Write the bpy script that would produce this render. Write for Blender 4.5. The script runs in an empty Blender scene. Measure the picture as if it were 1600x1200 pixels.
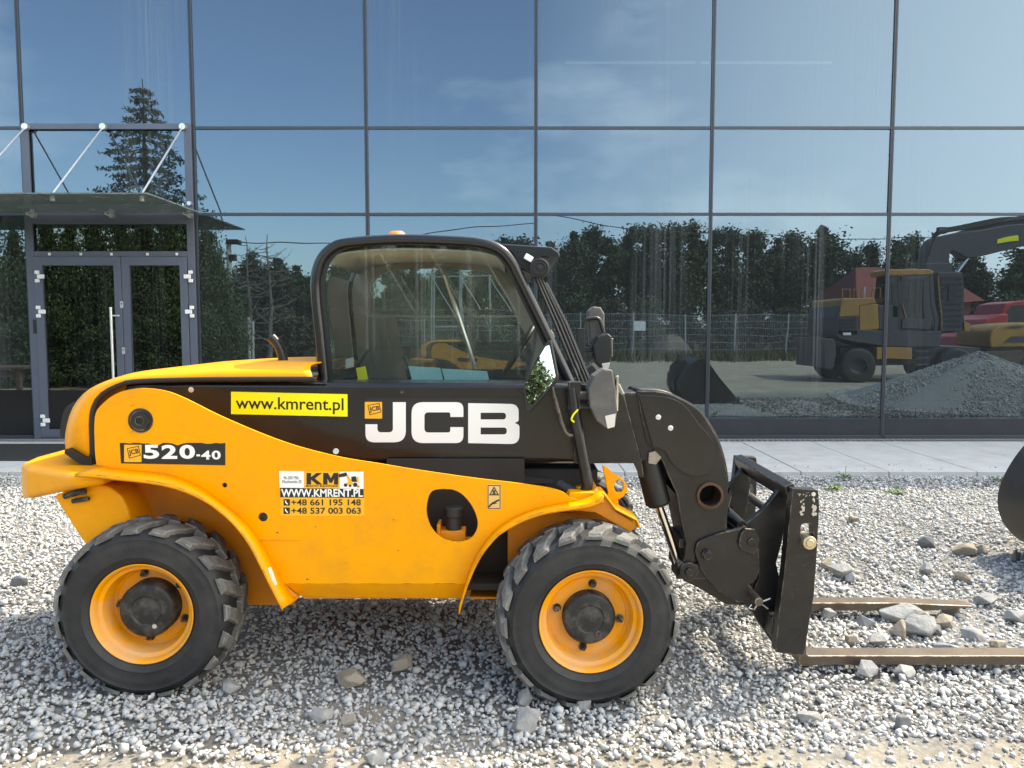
import bpy, bmesh, math, random
import numpy as np
from mathutils import Vector, Matrix, geometry
R = math.radians
random.seed(7); rng = np.random.default_rng(11)
sc = bpy.context.scene
C = sc.collection

# ---------------------------------------------------------------- camera, sky, sun, exposure
FPX, PITCH, CAMH = 1200.0, R(4.2), 1.68
cam = bpy.data.cameras.new('camera'); camo = bpy.data.objects.new('camera', cam); C.objects.link(camo)
camo.location = (0, 0, CAMH); camo.rotation_euler = (R(90) - PITCH, 0, 0)
cam.sensor_fit = 'HORIZONTAL'; cam.sensor_width = 36.0; cam.lens = 36.0 * FPX / 1600.0
cam.clip_start = 0.05; cam.clip_end = 2000.0
sc.camera = camo

SUN_AZ, SUN_EL = 35.0, 52.0          # degrees from +X towards +Y, and above the horizon
w = bpy.data.worlds.new('World'); sc.world = w; w.use_nodes = True
nt = w.node_tree; nt.nodes.clear()
wo = nt.nodes.new('ShaderNodeOutputWorld'); bg = nt.nodes.new('ShaderNodeBackground')
sky = nt.nodes.new('ShaderNodeTexSky'); sky.sky_type = 'NISHITA'; sky.sun_disc = False
sky.sun_elevation = R(SUN_EL); sky.sun_rotation = R(90 - SUN_AZ)
sky.air_density = 1.0; sky.dust_density = 1.2; sky.ozone_density = 2.0
# broken thin cloud over the whole sky
tc = nt.nodes.new('ShaderNodeTexCoord'); mp = nt.nodes.new('ShaderNodeMapping')
mp.inputs['Scale'].default_value = (1.0, 1.0, 2.6)
nz = nt.nodes.new('ShaderNodeTexNoise'); nz.inputs['Scale'].default_value = 2.3
nz.inputs['Detail'].default_value = 7; nz.inputs['Roughness'].default_value = 0.55
cr = nt.nodes.new('ShaderNodeValToRGB'); cr.color_ramp.elements[0].position = 0.55; cr.color_ramp.elements[1].position = 0.85
cr.color_ramp.elements[0].color = (0, 0, 0, 1); cr.color_ramp.elements[1].color = (0.75, 0.75, 0.75, 1)
mx = nt.nodes.new('ShaderNodeMixRGB'); mx.inputs['Color2'].default_value = (8.2, 8.6, 9.2, 1)
nt.links.new(tc.outputs['Generated'], mp.inputs['Vector']); nt.links.new(mp.outputs['Vector'], nz.inputs['Vector'])
nt.links.new(nz.outputs['Fac'], cr.inputs['Fac'])
# haze thickens towards the sun's side (+X)
sx_n = nt.nodes.new('ShaderNodeSeparateXYZ'); nt.links.new(tc.outputs['Generated'], sx_n.inputs['Vector'])
hz_n = nt.nodes.new('ShaderNodeMapRange'); hz_n.inputs['From Min'].default_value = .02; hz_n.inputs['From Max'].default_value = .70
hz_n.inputs['To Max'].default_value = .95; nt.links.new(sx_n.outputs['X'], hz_n.inputs['Value'])
mxm = nt.nodes.new('ShaderNodeMath'); mxm.operation = 'ADD'; mxm.use_clamp = True
nt.links.new(cr.outputs['Color'], mxm.inputs[0]); nt.links.new(hz_n.outputs['Result'], mxm.inputs[1]); nt.links.new(mxm.outputs['Value'], mx.inputs['Fac'])
nt.links.new(sky.outputs['Color'], mx.inputs['Color1']); nt.links.new(mx.outputs['Color'], bg.inputs['Color'])
bg.inputs['Strength'].default_value = 0.15
nt.links.new(bg.outputs['Background'], wo.inputs['Surface'])

sun = bpy.data.lights.new('sun', 'SUN'); suno = bpy.data.objects.new('sun', sun); C.objects.link(suno)
sun.energy = 2.1; sun.angle = R(0.6); sun.color = (1.0, 0.95, 0.87)
sd = Vector((math.cos(R(SUN_EL)) * math.cos(R(SUN_AZ)), math.cos(R(SUN_EL)) * math.sin(R(SUN_AZ)), math.sin(R(SUN_EL))))
suno.rotation_euler = sd.to_track_quat('Z', 'Y').to_euler(); suno.location = (8, 5, 12)

vs = sc.view_settings; vs.view_transform = 'Standard'; vs.look = 'None'; vs.exposure = 1.85; vs.gamma = 1.0
vs.use_curve_mapping = False
vs.use_white_balance = True; vs.white_balance_temperature = 7600; vs.white_balance_tint = 6
sc.cycles.caustics_reflective = False; sc.cycles.caustics_refractive = False
sc.cycles.sample_clamp_indirect = 6.0
sc.cycles.max_bounces = 10; sc.cycles.transparent_max_bounces = 16; sc.cycles.glossy_bounces = 6
sc.cycles.use_denoising = True

# ---------------------------------------------------------------- helpers
def S(u, v, Y):
    """measured point (photo column, row) on the vertical plane at distance Y -> X, Z in metres"""
    a = (u - 800) / FPX; b = (600 - v) / FPX
    dy = math.cos(PITCH) + b * math.sin(PITCH); dz = -math.sin(PITCH) + b * math.cos(PITCH)
    t = Y / dy
    return a * t, CAMH + dz * t
def S3(u, v, Y):
    x, z = S(u, v, Y); return Vector((x, Y, z))
def SL(pts, Y): return [S(u, v, Y) for u, v in pts]
def mpx(Y): return Y / FPX            # metres per photo pixel at distance Y

LOC = {}
def setp(o, label=None, cat=None, group=None, kind=None):
    if label: o['label'] = label
    if cat: o['category'] = cat
    if group: o['group'] = group
    if kind: o['kind'] = kind
    return o
def empty(name, loc=(0, 0, 0), label=None, cat=None, group=None, parent=None, rz=0):
    o = bpy.data.objects.new(name, None); C.objects.link(o); o.empty_display_size = 0.2
    o.location = loc; o.rotation_euler = (0, 0, rz); LOC[o.name] = Vector(loc)
    if parent:
        o.parent = parent; o.location = Vector(loc) - LOC.get(parent.name, Vector())
    return setp(o, label, cat, group)

class MB:
    """collects shapes, then becomes one mesh object"""
    def __init__(s): s.v = []; s.f = []
    def add(s, vs, fs):
        n = len(s.v); s.v += [tuple(p) for p in vs]; s.f += [tuple(i + n for i in f) for f in fs]; return s
    def box(s, c, d, rot=None):
        x, y, z = (k / 2 for k in d); c = Vector(c)
        vs = [Vector(p) for p in ((-x,-y,-z),(x,-y,-z),(x,y,-z),(-x,y,-z),(-x,-y,z),(x,-y,z),(x,y,z),(-x,y,z))]
        if rot is not None: vs = [rot @ p for p in vs]
        return s.add([c + p for p in vs], [(0,3,2,1),(4,5,6,7),(0,1,5,4),(1,2,6,5),(2,3,7,6),(3,0,4,7)])
    def bx(s, x0, x1, y0, y1, z0, z1):
        return s.box(((x0+x1)/2, (y0+y1)/2, (z0+z1)/2), (abs(x1-x0), abs(y1-y0), abs(z1-z0)))
    def prism(s, pts, y0, y1, holes=(), ys=None, ys1=None):
        """XZ outline extruded along Y, with holes; ys = own near y per outline point"""
        loops = [list(pts)] + [list(h) for h in holes]
        tri = geometry.tessellate_polygon([[Vector((p[0], p[1], 0)) for p in L] for L in loops])
        flat = [p for L in loops for p in L]; n = len(flat)
        near = [y0] * n; far = [y1] * n
        if ys: near[:len(ys)] = ys
        if ys1: far[:len(ys1)] = ys1
        vs = [(p[0], near[i], p[1]) for i, p in enumerate(flat)] + [(p[0], far[i], p[1]) for i, p in enumerate(flat)]
        fs = []
        for a, b, c in tri:
            A, B, D = flat[a], flat[b], flat[c]
            cr_ = (B[0]-A[0])*(D[1]-A[1]) - (B[1]-A[1])*(D[0]-A[0])
            if cr_ < 0: b, c = c, b
            fs.append((a, b, c)); fs.append((a + n, c + n, b + n))
        k = 0
        for li, L in enumerate(loops):
            m = len(L)
            ar = sum(L[i][0]*L[(i+1)%m][1] - L[(i+1)%m][0]*L[i][1] for i in range(m))
            for i in range(m):
                a, b = k + i, k + (i + 1) % m
                fl = (ar > 0) == (li == 0)
                fs.append((a, a + n, b + n, b) if fl else (a, b, b + n, a + n))
            k += m
        return s.add(vs, fs)
    def tube(s, path, r, n=10, caps=True):
        path = [Vector(p) for p in path]; m = len(path)
        rs = r if isinstance(r, (list, tuple)) else [r] * m
        vs = []; fs = []; prev = None
        for i, p in enumerate(path):
            t = (path[min(i+1, m-1)] - path[max(i-1, 0)]).normalized()
            if prev is None:
                prev = t.orthogonal().normalized()
            u = (prev - t * prev.dot(t)).normalized(); prev = u; q = t.cross(u)
            for k in range(n):
                a = 2 * math.pi * k / n
                vs.append(p + (u * math.cos(a) + q * math.sin(a)) * rs[i])
        for i in range(m - 1):
            for k in range(n):
                a, b = i*n + k, i*n + (k+1) % n
                fs.append((a, b, b + n, a + n))
        if caps:
            fs.append(tuple(range(n))[::-1]); fs.append(tuple((m-1)*n + k for k in range(n)))
        return s.add(vs, fs)
    def cyl(s, p0, p1, r, r1=None, n=24):
        return s.tube([p0, p1], [r, r if r1 is None else r1], n)
    def lathe(s, prof, c, n=48, closed=False):
        """profile [(radius, y)] turned round the Y axis through c"""
        c = Vector(c); m = len(prof); vs = []; fs = []
        for k in range(n):
            a = 2 * math.pi * k / n
            for r_, y in prof: vs.append(c + Vector((r_ * math.cos(a), y, r_ * math.sin(a))))
        for k in range(n):
            for i in range(m if closed else m - 1):
                j = (i + 1) % m; a, b = k*m + i, ((k+1) % n)*m + i
                fs.append((a, k*m + j, ((k+1) % n)*m + j, b))
        return s.add(vs, fs)
    def lathez(s, prof, c, n=24):
        c = Vector(c); m = len(prof); vs = []; fs = []
        for k in range(n):
            a = 2 * math.pi * k / n
            for r_, z in prof: vs.append(c + Vector((r_ * math.cos(a), r_ * math.sin(a), z)))
        for k in range(n):
            for i in range(m - 1):
                a, b = k*m + i, ((k+1) % n)*m + i
                fs.append((a, b, b + 1, a + 1))
        return s.add(vs, fs)
    def strip(s, A, B):
        n = len(A); return s.add(list(A) + list(B), [(i, i+1, n+i+1, n+i) for i in range(n-1)])
    def build(s, name, mat, parent=None, smooth=False, bevel=0, solid=0, local=False, seg=2, ang=35, sub=0):
        me = bpy.data.meshes.new(name); me.from_pydata([tuple(p) for p in s.v], [], s.f); me.update()
        me.materials.append(mat)
        o = bpy.data.objects.new(name, me); C.objects.link(o)
        if smooth:
            me.polygons.foreach_set('use_smooth', [True] * len(me.polygons))
            if not sub:
                try: me.set_sharp_from_angle(angle=R(ang))
                except Exception: pass
        if solid:
            md = o.modifiers.new('solid', 'SOLIDIFY'); md.thickness = solid; md.offset = 0
        if bevel:
            bm = bmesh.new(); bm.from_mesh(me); bmesh.ops.remove_doubles(bm, verts=bm.verts, dist=1e-5)
            if len(bm.faces) > 12: bmesh.ops.dissolve_limit(bm, angle_limit=R(.3), verts=bm.verts, edges=bm.edges)
            bm.to_mesh(me); bm.free()
            md = o.modifiers.new('bevel', 'BEVEL'); md.width = bevel; md.segments = seg; md.limit_method = 'ANGLE'; md.angle_limit = R(32)
        if sub:
            md = o.modifiers.new('sub', 'SUBSURF'); md.levels = sub; md.render_levels = sub
        if parent:
            o.parent = parent
            if not local: o.location = -LOC.get(parent.name, Vector())
        return o

def rp(pts, r=0.01, n=5):
    """round the corners of a closed outline; a point may carry its own radius"""
    out = []; m = len(pts)
    for i in range(m):
        p = Vector(pts[i][:2]); rr = pts[i][2] if len(pts[i]) > 2 else r
        a = Vector(pts[i-1][:2]) - p; b = Vector(pts[(i+1) % m][:2]) - p
        la, lb = a.length, b.length
        if rr <= 0 or la < 1e-9 or lb < 1e-9: out.append((p.x, p.y)); continue
        a /= la; b /= lb; an = a.angle(b, math.pi)
        d = min(rr / max(math.tan(an / 2), 1e-3), la * .48, lb * .48)
        p0 = p + a * d; p1 = p + b * d
        for k in range(n + 1):
            t = k / n; q = p0 * (1-t)**2 + p * 2*t*(1-t) + p1 * t*t
            out.append((q.x, q.y))
    return out
def circ(x, z, r, n=24, rz=None): return [(x + r*math.cos(2*math.pi*k/n), z + (rz or r)*math.sin(2*math.pi*k/n)) for k in range(n)]
def smooth_path(pts, n=6):
    """Catmull-Rom through the points"""
    P = [Vector(p) for p in pts]; out = []
    for i in range(len(P) - 1):
        p0 = P[max(i-1, 0)]; p1 = P[i]; p2 = P[i+1]; p3 = P[min(i+2, len(P)-1)]
        for k in range(n):
            t = k / n
            out.append(.5*((2*p1) + (p2-p0)*t + (2*p0-5*p1+4*p2-p3)*t*t + (3*p1-p0-3*p2+p3)*t**3))
    out.append(P[-1]); return out
def sm2(pts, n=5): return [(p.x, p.y) for p in smooth_path([Vector((a, b)) for a, b in pts], n)]

# ---------------------------------------------------------------- materials
MATS = {}
def mat(name, col, rough=.5, metal=0, var=.0, vscale=6, bump=0, bscale=40, spec=.5, dirt=None, dirtamt=0, dscale=5, coat=0, trans=0, alpha=1):
    m = bpy.data.materials.new(name); m.use_nodes = True; MATS[name] = m
    n = m.node_tree.nodes; L = m.node_tree.links; b = n['Principled BSDF']
    b.inputs['Base Color'].default_value = (*col, 1); b.inputs['Roughness'].default_value = rough
    b.inputs['Metallic'].default_value = metal; b.inputs['Specular IOR Level'].default_value = spec
    b.inputs['Coat Weight'].default_value = coat; b.inputs['Coat Roughness'].default_value = .12
    tcn = n.new('ShaderNodeTexCoord'); last = None
    if var or dirtamt:
        t = n.new('ShaderNodeTexNoise'); t.inputs['Scale'].default_value = vscale; t.inputs['Detail'].default_value = 6
        L.new(tcn.outputs['Object'], t.inputs['Vector'])
        hs = n.new('ShaderNodeMixRGB'); hs.blend_type = 'MIX'
        hs.inputs['Color1'].default_value = (*[c * (1 - var) for c in col], 1); hs.inputs['Color2'].default_value = (*[min(1, c * (1 + var)) for c in col], 1)
        L.new(t.outputs['Fac'], hs.inputs['Fac']); last = hs.outputs['Color']
        if dirtamt:
            t2 = n.new('ShaderNodeTexNoise'); t2.inputs['Scale'].default_value = dscale; t2.inputs['Detail'].default_value = 9; t2.inputs['Roughness'].default_value = .7
            L.new(tcn.outputs['Object'], t2.inputs['Vector'])
            r_ = n.new('ShaderNodeValToRGB'); r_.color_ramp.elements[0].position = .45; r_.color_ramp.elements[1].position = .75
            r_.color_ramp.elements[1].color = (dirtamt, dirtamt, dirtamt, 1)
            L.new(t2.outputs['Fac'], r_.inputs['Fac'])
            m2 = n.new('ShaderNodeMixRGB'); m2.inputs['Color2'].default_value = (*(dirt or (.3, .27, .22)), 1)
            L.new(r_.outputs['Color'], m2.inputs['Fac']); L.new(last, m2.inputs['Color1']); last = m2.outputs['Color']
            ra = n.new('ShaderNodeMapRange'); ra.inputs['To Min'].default_value = rough; ra.inputs['To Max'].default_value = min(1, rough + .35)
            L.new(r_.outputs['Color'], ra.inputs['Value']); L.new(ra.outputs['Result'], b.inputs['Roughness'])
        L.new(last, b.inputs['Base Color'])
    if bump:
        t3 = n.new('ShaderNodeTexNoise'); t3.inputs['Scale'].default_value = bscale; t3.inputs['Detail'].default_value = 5
        L.new(tcn.outputs['Object'], t3.inputs['Vector'])
        bp = n.new('ShaderNodeBump'); bp.inputs['Strength'].default_value = bump; bp.inputs['Distance'].default_value = .01
        L.new(t3.outputs['Fac'], bp.inputs['Height']); L.new(bp.outputs['Normal'], b.inputs['Normal'])
    return m
def island(m, amount=.5, tint=None):
    """per-piece brightness (and tint) variation"""
    n = m.node_tree.nodes; L = m.node_tree.links; b = n['Principled BSDF']
    g = n.new('ShaderNodeNewGeometry'); rr = n.new('ShaderNodeValToRGB')
    col = b.inputs['Base Color'].default_value[:3]
    es = rr.color_ramp.elements
    es[0].color = (*[c * (1 - amount) for c in col], 1); es[1].color = (*[min(1, c * (1 + amount)) for c in col], 1)
    if tint:
        for k, (pos, cc) in enumerate(tint):
            e = es.new(pos); e.color = (*cc, 1)
    L.new(g.outputs['Random Per Island'], rr.inputs['Fac'])
    src = b.inputs['Base Color'].links[0].from_socket if b.inputs['Base Color'].links else None
    if src:
        mm = n.new('ShaderNodeMixRGB'); mm.inputs['Fac'].default_value = .65
        L.new(src, mm.inputs['Color1']); L.new(rr.outputs['Color'], mm.inputs['Color2']); L.new(mm.outputs['Color'], b.inputs['Base Color'])
    else: L.new(rr.outputs['Color'], b.inputs['Base Color'])
    return m

YELD = mat('yellow_paint_shaded', (.66, .22, .003), .55, 0, .12, 5, .03, 60, .4, (.22, .15, .08), .5, 4)  # the yellow paint darkened for shaded inner parts, plus brown dirt
YEL2 = mat('wheel_paint', (.86, .335, .002), .42, 0, .06, 6, .03, 60, .3, (.40, .36, .31), .62, 5.5)
BLK = mat('black_paint', (.0095, .010, .0112), .24, 0, .25, 6, .02, 120, .5, (.055, .053, .052), .16, 5)
def edge_wear(m, col, rad=.007, lo=.93):
    """paint rubbed through along the edges"""
    n = m.node_tree.nodes; L = m.node_tree.links; b = n['Principled BSDF']
    bv = n.new('ShaderNodeBevel'); bv.samples = 4; bv.inputs['Radius'].default_value = rad
    ge = n.new('ShaderNodeNewGeometry'); dt = n.new('ShaderNodeVectorMath'); dt.operation = 'DOT_PRODUCT'
    L.new(bv.outputs['Normal'], dt.inputs[0]); L.new(ge.outputs['Normal'], dt.inputs[1])
    mr = n.new('ShaderNodeMapRange'); mr.inputs['From Min'].default_value = .995; mr.inputs['From Max'].default_value = lo
    L.new(dt.outputs['Value'], mr.inputs['Value'])
    tcn = n.new('ShaderNodeTexCoord'); t = n.new('ShaderNodeTexNoise'); t.inputs['Scale'].default_value = 22; t.inputs['Detail'].default_value = 6; L.new(tcn.outputs['Object'], t.inputs['Vector'])
    r2 = n.new('ShaderNodeMapRange'); r2.inputs['From Min'].default_value = .44; r2.inputs['From Max'].default_value = .62; L.new(t.outputs['Fac'], r2.inputs['Value'])
    mu = n.new('ShaderNodeMath'); mu.operation = 'MULTIPLY'; L.new(mr.outputs['Result'], mu.inputs[0]); L.new(r2.outputs['Result'], mu.inputs[1])
    mm = n.new('ShaderNodeMixRGB'); mm.inputs['Color2'].default_value = (*col, 1)
    L.new(mu.outputs['Value'], mm.inputs['Fac']); L.new(b.inputs['Base Color'].links[0].from_socket, mm.inputs['Color1']); L.new(mm.outputs['Color'], b.inputs['Base Color'])
    return m
BLK2 = edge_wear(mat('worn_black_steel', (.0115, .0115, .012), .34, .1, .3, 9, .06, 60, .5, (.060, .054, .050), .24, 9), (.26, .20, .15))
SHEEN = mat('cab_frame_paint', (.012, .013, .015), .24, 0, .15, 9, .02, 80, .5)
PLB = mat('black_plastic', (.013, .013, .014), .5, 0, .2, 12, .05, 140)
GRYP = mat('grey_plastic', (.085, .080, .077), .6, 0, .15, 9, .04, 110, dirt=(.32, .30, .27), dirtamt=.3, dscale=8)
RUB = mat('tyre_rubber', (.019, .0195, .021), .62, 0, .4, 14, .18, 120, .4, (.11, .106, .10), .40, 2.6)
TREAD = edge_wear(mat('dusty_tread', (.115, .112, .106), .9, 0, .5, 16, .35, 90, .2, (.25, .243, .23), .8, 7), (.30, .29, .27), .010)
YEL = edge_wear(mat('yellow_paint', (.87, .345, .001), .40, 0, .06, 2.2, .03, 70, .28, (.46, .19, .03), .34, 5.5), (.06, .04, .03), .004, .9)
CHROME = mat('chrome_rod', (.75, .74, .72), .14, 1)
STEEL = mat('bare_steel', (.55, .54, .52), .3, .95, .1, 8)
BRASS = mat('dull_brass', (.62, .52, .33), .42, .75, .2, 12)
RUST = edge_wear(mat('rusty_fork', (.125, .100, .078), .42, .5, .45, 7, .15, 50, .4, (.075, .042, .027), .8, 6), (.45, .40, .34), .008)
HUBM = mat('hub_black', (.018, .0175, .018), .5, .2, .3, 14, .08, 60, .5, (.2, .19, .18), .5, 14)
SEAL = mat('rubber_seal', (.012, .012, .013), .6)
ORG = mat('beacon_orange', (.85, .30, .02), .25, coat=.4)
WHT = mat('white_vinyl', (.82, .82, .81), .4)
BLKV = mat('black_vinyl', (.012, .012, .014), .4)
YLV = mat('bright_yellow_vinyl', (.90, .83, .01), .4)
YLW = mat('orange_yellow_vinyl', (.86, .42, .02), .4)
SLV = mat('silver_zinc', (.72, .72, .73), .35, .8)
CYAN = mat('pale_blue_card', (.34, .70, .76), .7, 0, .06, 12)
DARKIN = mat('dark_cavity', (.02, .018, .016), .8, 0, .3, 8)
SEATM = mat('seat_fabric', (.06, .058, .055), .85, 0, .2, 20, .1, 200)
LINER = mat('cab_headliner', (.62, .60, .54), .8, 0, .1, 8, .05, 90)
CABGREY = mat('cab_trim_grey', (.20, .19, .175), .7, 0, .1, 8)

def glassmat(name, tint, refl, tcol, dust=.0, dustcol=(.35,.37,.38), wav=0, streaks=False, base=.12, fres=None):
    """thin coated pane: tinted see-through mixed with a mirror coat, plus dust and run-off streaks"""
    m = bpy.data.materials.new(name); m.use_nodes = True; n = m.node_tree.nodes; L = m.node_tree.links; n.clear()
    out = n.new('ShaderNodeOutputMaterial'); tr = n.new('ShaderNodeBsdfTransparent'); tr.inputs['Color'].default_value = (*tcol, 1)
    gl = n.new('ShaderNodeBsdfGlossy'); gl.inputs['Roughness'].default_value = 0.0; gl.inputs['Color'].default_value = (*tint, 1)
    mixs = n.new('ShaderNodeMixShader'); mixs.inputs['Fac'].default_value = refl
    if fres:
        lw = n.new('ShaderNodeFresnel'); lw.inputs['IOR'].default_value = fres
        L.new(lw.outputs['Fac'], mixs.inputs['Fac'])
    L.new(tr.outputs['BSDF'], mixs.inputs[1]); L.new(gl.outputs['BSDF'], mixs.inputs[2])
    last = mixs.outputs['Shader']
    tcn = n.new('ShaderNodeTexCoord')
    if wav:
        t = n.new('ShaderNodeTexNoise'); t.inputs['Scale'].default_value = 1.1; t.inputs['Detail'].default_value = 1
        L.new(tcn.outputs['Object'], t.inputs['Vector'])
        bp = n.new('ShaderNodeBump'); bp.inputs['Strength'].default_value = wav; bp.inputs['Distance'].default_value = .02
        L.new(t.outputs['Fac'], bp.inputs['Height']); L.new(bp.outputs['Normal'], gl.inputs['Normal'])
    if dust:
        df = n.new('ShaderNodeBsdfDiffuse'); df.inputs['Color'].default_value = (*dustcol, 1)
        dm = n.new('ShaderNodeMixShader')
        mp_ = n.new('ShaderNodeMapping'); mp_.inputs['Scale'].default_value = (26, 26, .16) if streaks else (3, 3, 3)
        t = n.new('ShaderNodeTexNoise'); t.inputs['Scale'].default_value = 1.0; t.inputs['Detail'].default_value = 6; t.inputs['Roughness'].default_value = .7
        L.new(tcn.outputs['Object'], mp_.inputs['Vector']); L.new(mp_.outputs['Vector'], t.inputs['Vector'])
        rr = n.new('ShaderNodeMapRange'); rr.inputs['From Min'].default_value = .46; rr.inputs['From Max'].default_value = .78
        rr.inputs['To Min'].default_value = 0 if streaks else dust*base; rr.inputs['To Max'].default_value = dust
        L.new(t.outputs['Fac'], rr.inputs['Value']); last_f = rr.outputs['Result']
        if streaks:
            # streaks only in patches, where the water runs
            mp2 = n.new('ShaderNodeMapping'); mp2.inputs['Scale'].default_value = (1.25, 1.25, .10)
            t2 = n.new('ShaderNodeTexNoise'); t2.inputs['Scale'].default_value = 1.0; t2.inputs['Detail'].default_value = 3
            L.new(tcn.outputs['Object'], mp2.inputs['Vector']); L.new(mp2.outputs['Vector'], t2.inputs['Vector'])
            r2 = n.new('ShaderNodeMapRange'); r2.inputs['From Min'].default_value = .50; r2.inputs['From Max'].default_value = .66
            L.new(t2.outputs['Fac'], r2.inputs['Value'])
            mu = n.new('ShaderNodeMath'); mu.operation = 'MULTIPLY'
            L.new(last_f, mu.inputs[0]); L.new(r2.outputs['Result'], mu.inputs[1])
            ad = n.new('ShaderNodeMath'); ad.operation = 'ADD'; ad.inputs[1].default_value = base
            L.new(mu.outputs['Value'], ad.inputs[0]); last_f = ad.outputs['Value']
        L.new(last_f, dm.inputs['Fac']); L.new(last, dm.inputs[1]); L.new(df.outputs['BSDF'], dm.inputs[2]); last = dm.outputs['Shader']
    L.new(last, out.inputs['Surface']); MATS[name] = m
    return m
PANE = glassmat('coated_facade_glass', (.150, .203, .252), .72, (.80, .86, .90), dust=.27, wav=.10, streaks=True, base=.036)
DGLASS = glassmat('door_glass', (.15, .17, .18), .76, (.6, .66, .7), dust=.10, wav=.05, streaks=True, base=.006)
CABGL = glassmat('cab_glass', (.9, .92, .9), .12, (.94, .965, .94), dust=.08, dustcol=(.42, .46, .40), fres=1.36, base=.25)
CANGL = glassmat('canopy_glass', (.8, .9, .85), .2, (.66, .76, .72), dust=.5, dustcol=(.42, .47, .45), fres=1.6, base=.5)
MIRR = glassmat('mirror_glass', (.85, .87, .88), 1.0, (0, 0, 0))

def text(s, box, Y, m, parent, name='lettering', bold=0, depth=.0008, rot=0, shear=0, quad=None):
    """flat lettering fitted into a measured box (left, top, right, bottom) on plane Y"""
    cu = bpy.data.curves.new(name, 'FONT'); cu.body = s; cu.offset = bold; cu.resolution_u = 4; cu.shear = shear
    to = bpy.data.objects.new('tmp_text', cu); C.objects.link(to)
    dg = bpy.context.evaluated_depsgraph_get(); me = bpy.data.meshes.new_from_object(to.evaluated_get(dg))
    bpy.data.objects.remove(to); bpy.data.curves.remove(cu)
    co = np.empty(len(me.vertices) * 3); me.vertices.foreach_get('co', co); co = co.reshape(-1, 3)
    lo, hi = co.min(0), co.max(0)
    x0, z1 = S(box[0], box[1], Y); x1, z0 = S(box[2], box[3], Y)
    u = (co[:, 0] - lo[0]) / (hi[0] - lo[0]); v = (co[:, 1] - lo[1]) / (hi[1] - lo[1])
    P_ = np.stack([x0 + u * (x1 - x0), np.full(len(u), Y), z0 + v * (z1 - z0)], 1)
    if rot:
        c = np.array([(x0 + x1) / 2, 0, (z0 + z1) / 2]); d = P_ - c; cs, sn = math.cos(rot), math.sin(rot)
        P_ = np.stack([c[0] + d[:, 0]*cs - d[:, 2]*sn, P_[:, 1], c[2] + d[:, 0]*sn + d[:, 2]*cs], 1)
    me.vertices.foreach_set('co', P_.ravel()); me.update(); me.name = name
    me.materials.clear(); me.materials.append(m)
    o = bpy.data.objects.new(name, me); C.objects.link(o); o.parent = parent
    if len(s) > 1: o['kind'] = 'stuff'
    o.location = -LOC.get(parent.name, Vector())
    return o
def sticker(name, pts, Y, m, parent, t=.0012, r=0):
    P_ = SL(pts, Y)
    return MB().prism(rp(P_, r) if r else P_, Y, Y + t).build(name, m, parent)
# ================================================================ THE SETTING
DF = 11.2                                # the glass front stands 11.2 m from the camera
PZ = 0.05                                # paving height
def ground_mat():
    m = bpy.data.materials.new('yard_ground'); m.use_nodes = True; n = m.node_tree.nodes; L = m.node_tree.links; b = n['Principled BSDF']
    b.inputs['Roughness'].default_value = .95; b.inputs['Specular IOR Level'].default_value = .2
    tcn = n.new('ShaderNodeTexCoord'); sp = n.new('ShaderNodeSeparateXYZ'); L.new(tcn.outputs['Object'], sp.inputs['Vector'])
    def noise(s, d=8, r=.6):
        t = n.new('ShaderNodeTexNoise'); t.inputs['Scale'].default_value = s; t.inputs['Detail'].default_value = d; t.inputs['Roughness'].default_value = r
        L.new(tcn.outputs['Object'], t.inputs['Vector']); return t.outputs['Fac']
    def ramp(src, p0, p1, c0, c1):
        r_ = n.new('ShaderNodeValToRGB'); r_.color_ramp.elements[0].position = p0; r_.color_ramp.elements[1].position = p1
        r_.color_ramp.elements[0].color = (*c0, 1); r_.color_ramp.elements[1].color = (*c1, 1); L.new(src, r_.inputs['Fac']); return r_.outputs['Color']
    def mixc(f, a, c):
        k = n.new('ShaderNodeMixRGB'); L.new(f, k.inputs['Fac']); L.new(a, k.inputs['Color1']); L.new(c, k.inputs['Color2']); return k.outputs['Color']
    vor = n.new('ShaderNodeTexVoronoi'); vor.inputs['Scale'].default_value = 38; L.new(tcn.outputs['Object'], vor.inputs['Vector'])
    stones = ramp(vor.outputs['Distance'], 0, .8, (.30, .29, .275), (.15, .143, .135))
    sand = ramp(noise(5), .3, .7, (.30, .245, .17), (.40, .34, .25))
    near = mixc(ramp(noise(1.6), .60, .72, (0, 0, 0), (1, 1, 1)), stones, sand)
    dirt = ramp(noise(1.1, 10, .7), .3, .72, (.27, .225, .16), (.43, .375, .285))
    grass = ramp(noise(2.2, 10, .7), .3, .7, (.055, .062, .022), (.16, .145, .06))
    def band(y0, y1):
        mr = n.new('ShaderNodeMapRange'); mr.inputs['From Min'].default_value = y0; mr.inputs['From Max'].default_value = y1
        ad = n.new('ShaderNodeMath'); ad.operation = 'MULTIPLY_ADD'; ad.inputs[1].default_value = 3.0; ad.inputs[2].default_value = 0
        L.new(noise(.7), ad.inputs[0]); a2 = n.new('ShaderNodeMath'); a2.operation = 'ADD'; L.new(sp.outputs['Y'], a2.inputs[0]); L.new(ad.outputs['Value'], a2.inputs[1])
        L.new(a2.outputs['Value'], mr.inputs['Value']); return mr.outputs['Result']
    c = mixc(band(3.9, 4.7), dirt, near)
    c = mixc(band(-14.5, -12.8), grass, c)
    L.new(c, b.inputs['Base Color'])
    bp = n.new('ShaderNodeBump'); bp.inputs['Strength'].default_value = .6; bp.inputs['Distance'].default_value = .02
    L.new(noise(48, 10, .75), bp.inputs['Height']); L.new(bp.outputs['Normal'], b.inputs['Normal'])
    return m
GM = ground_mat()
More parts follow.
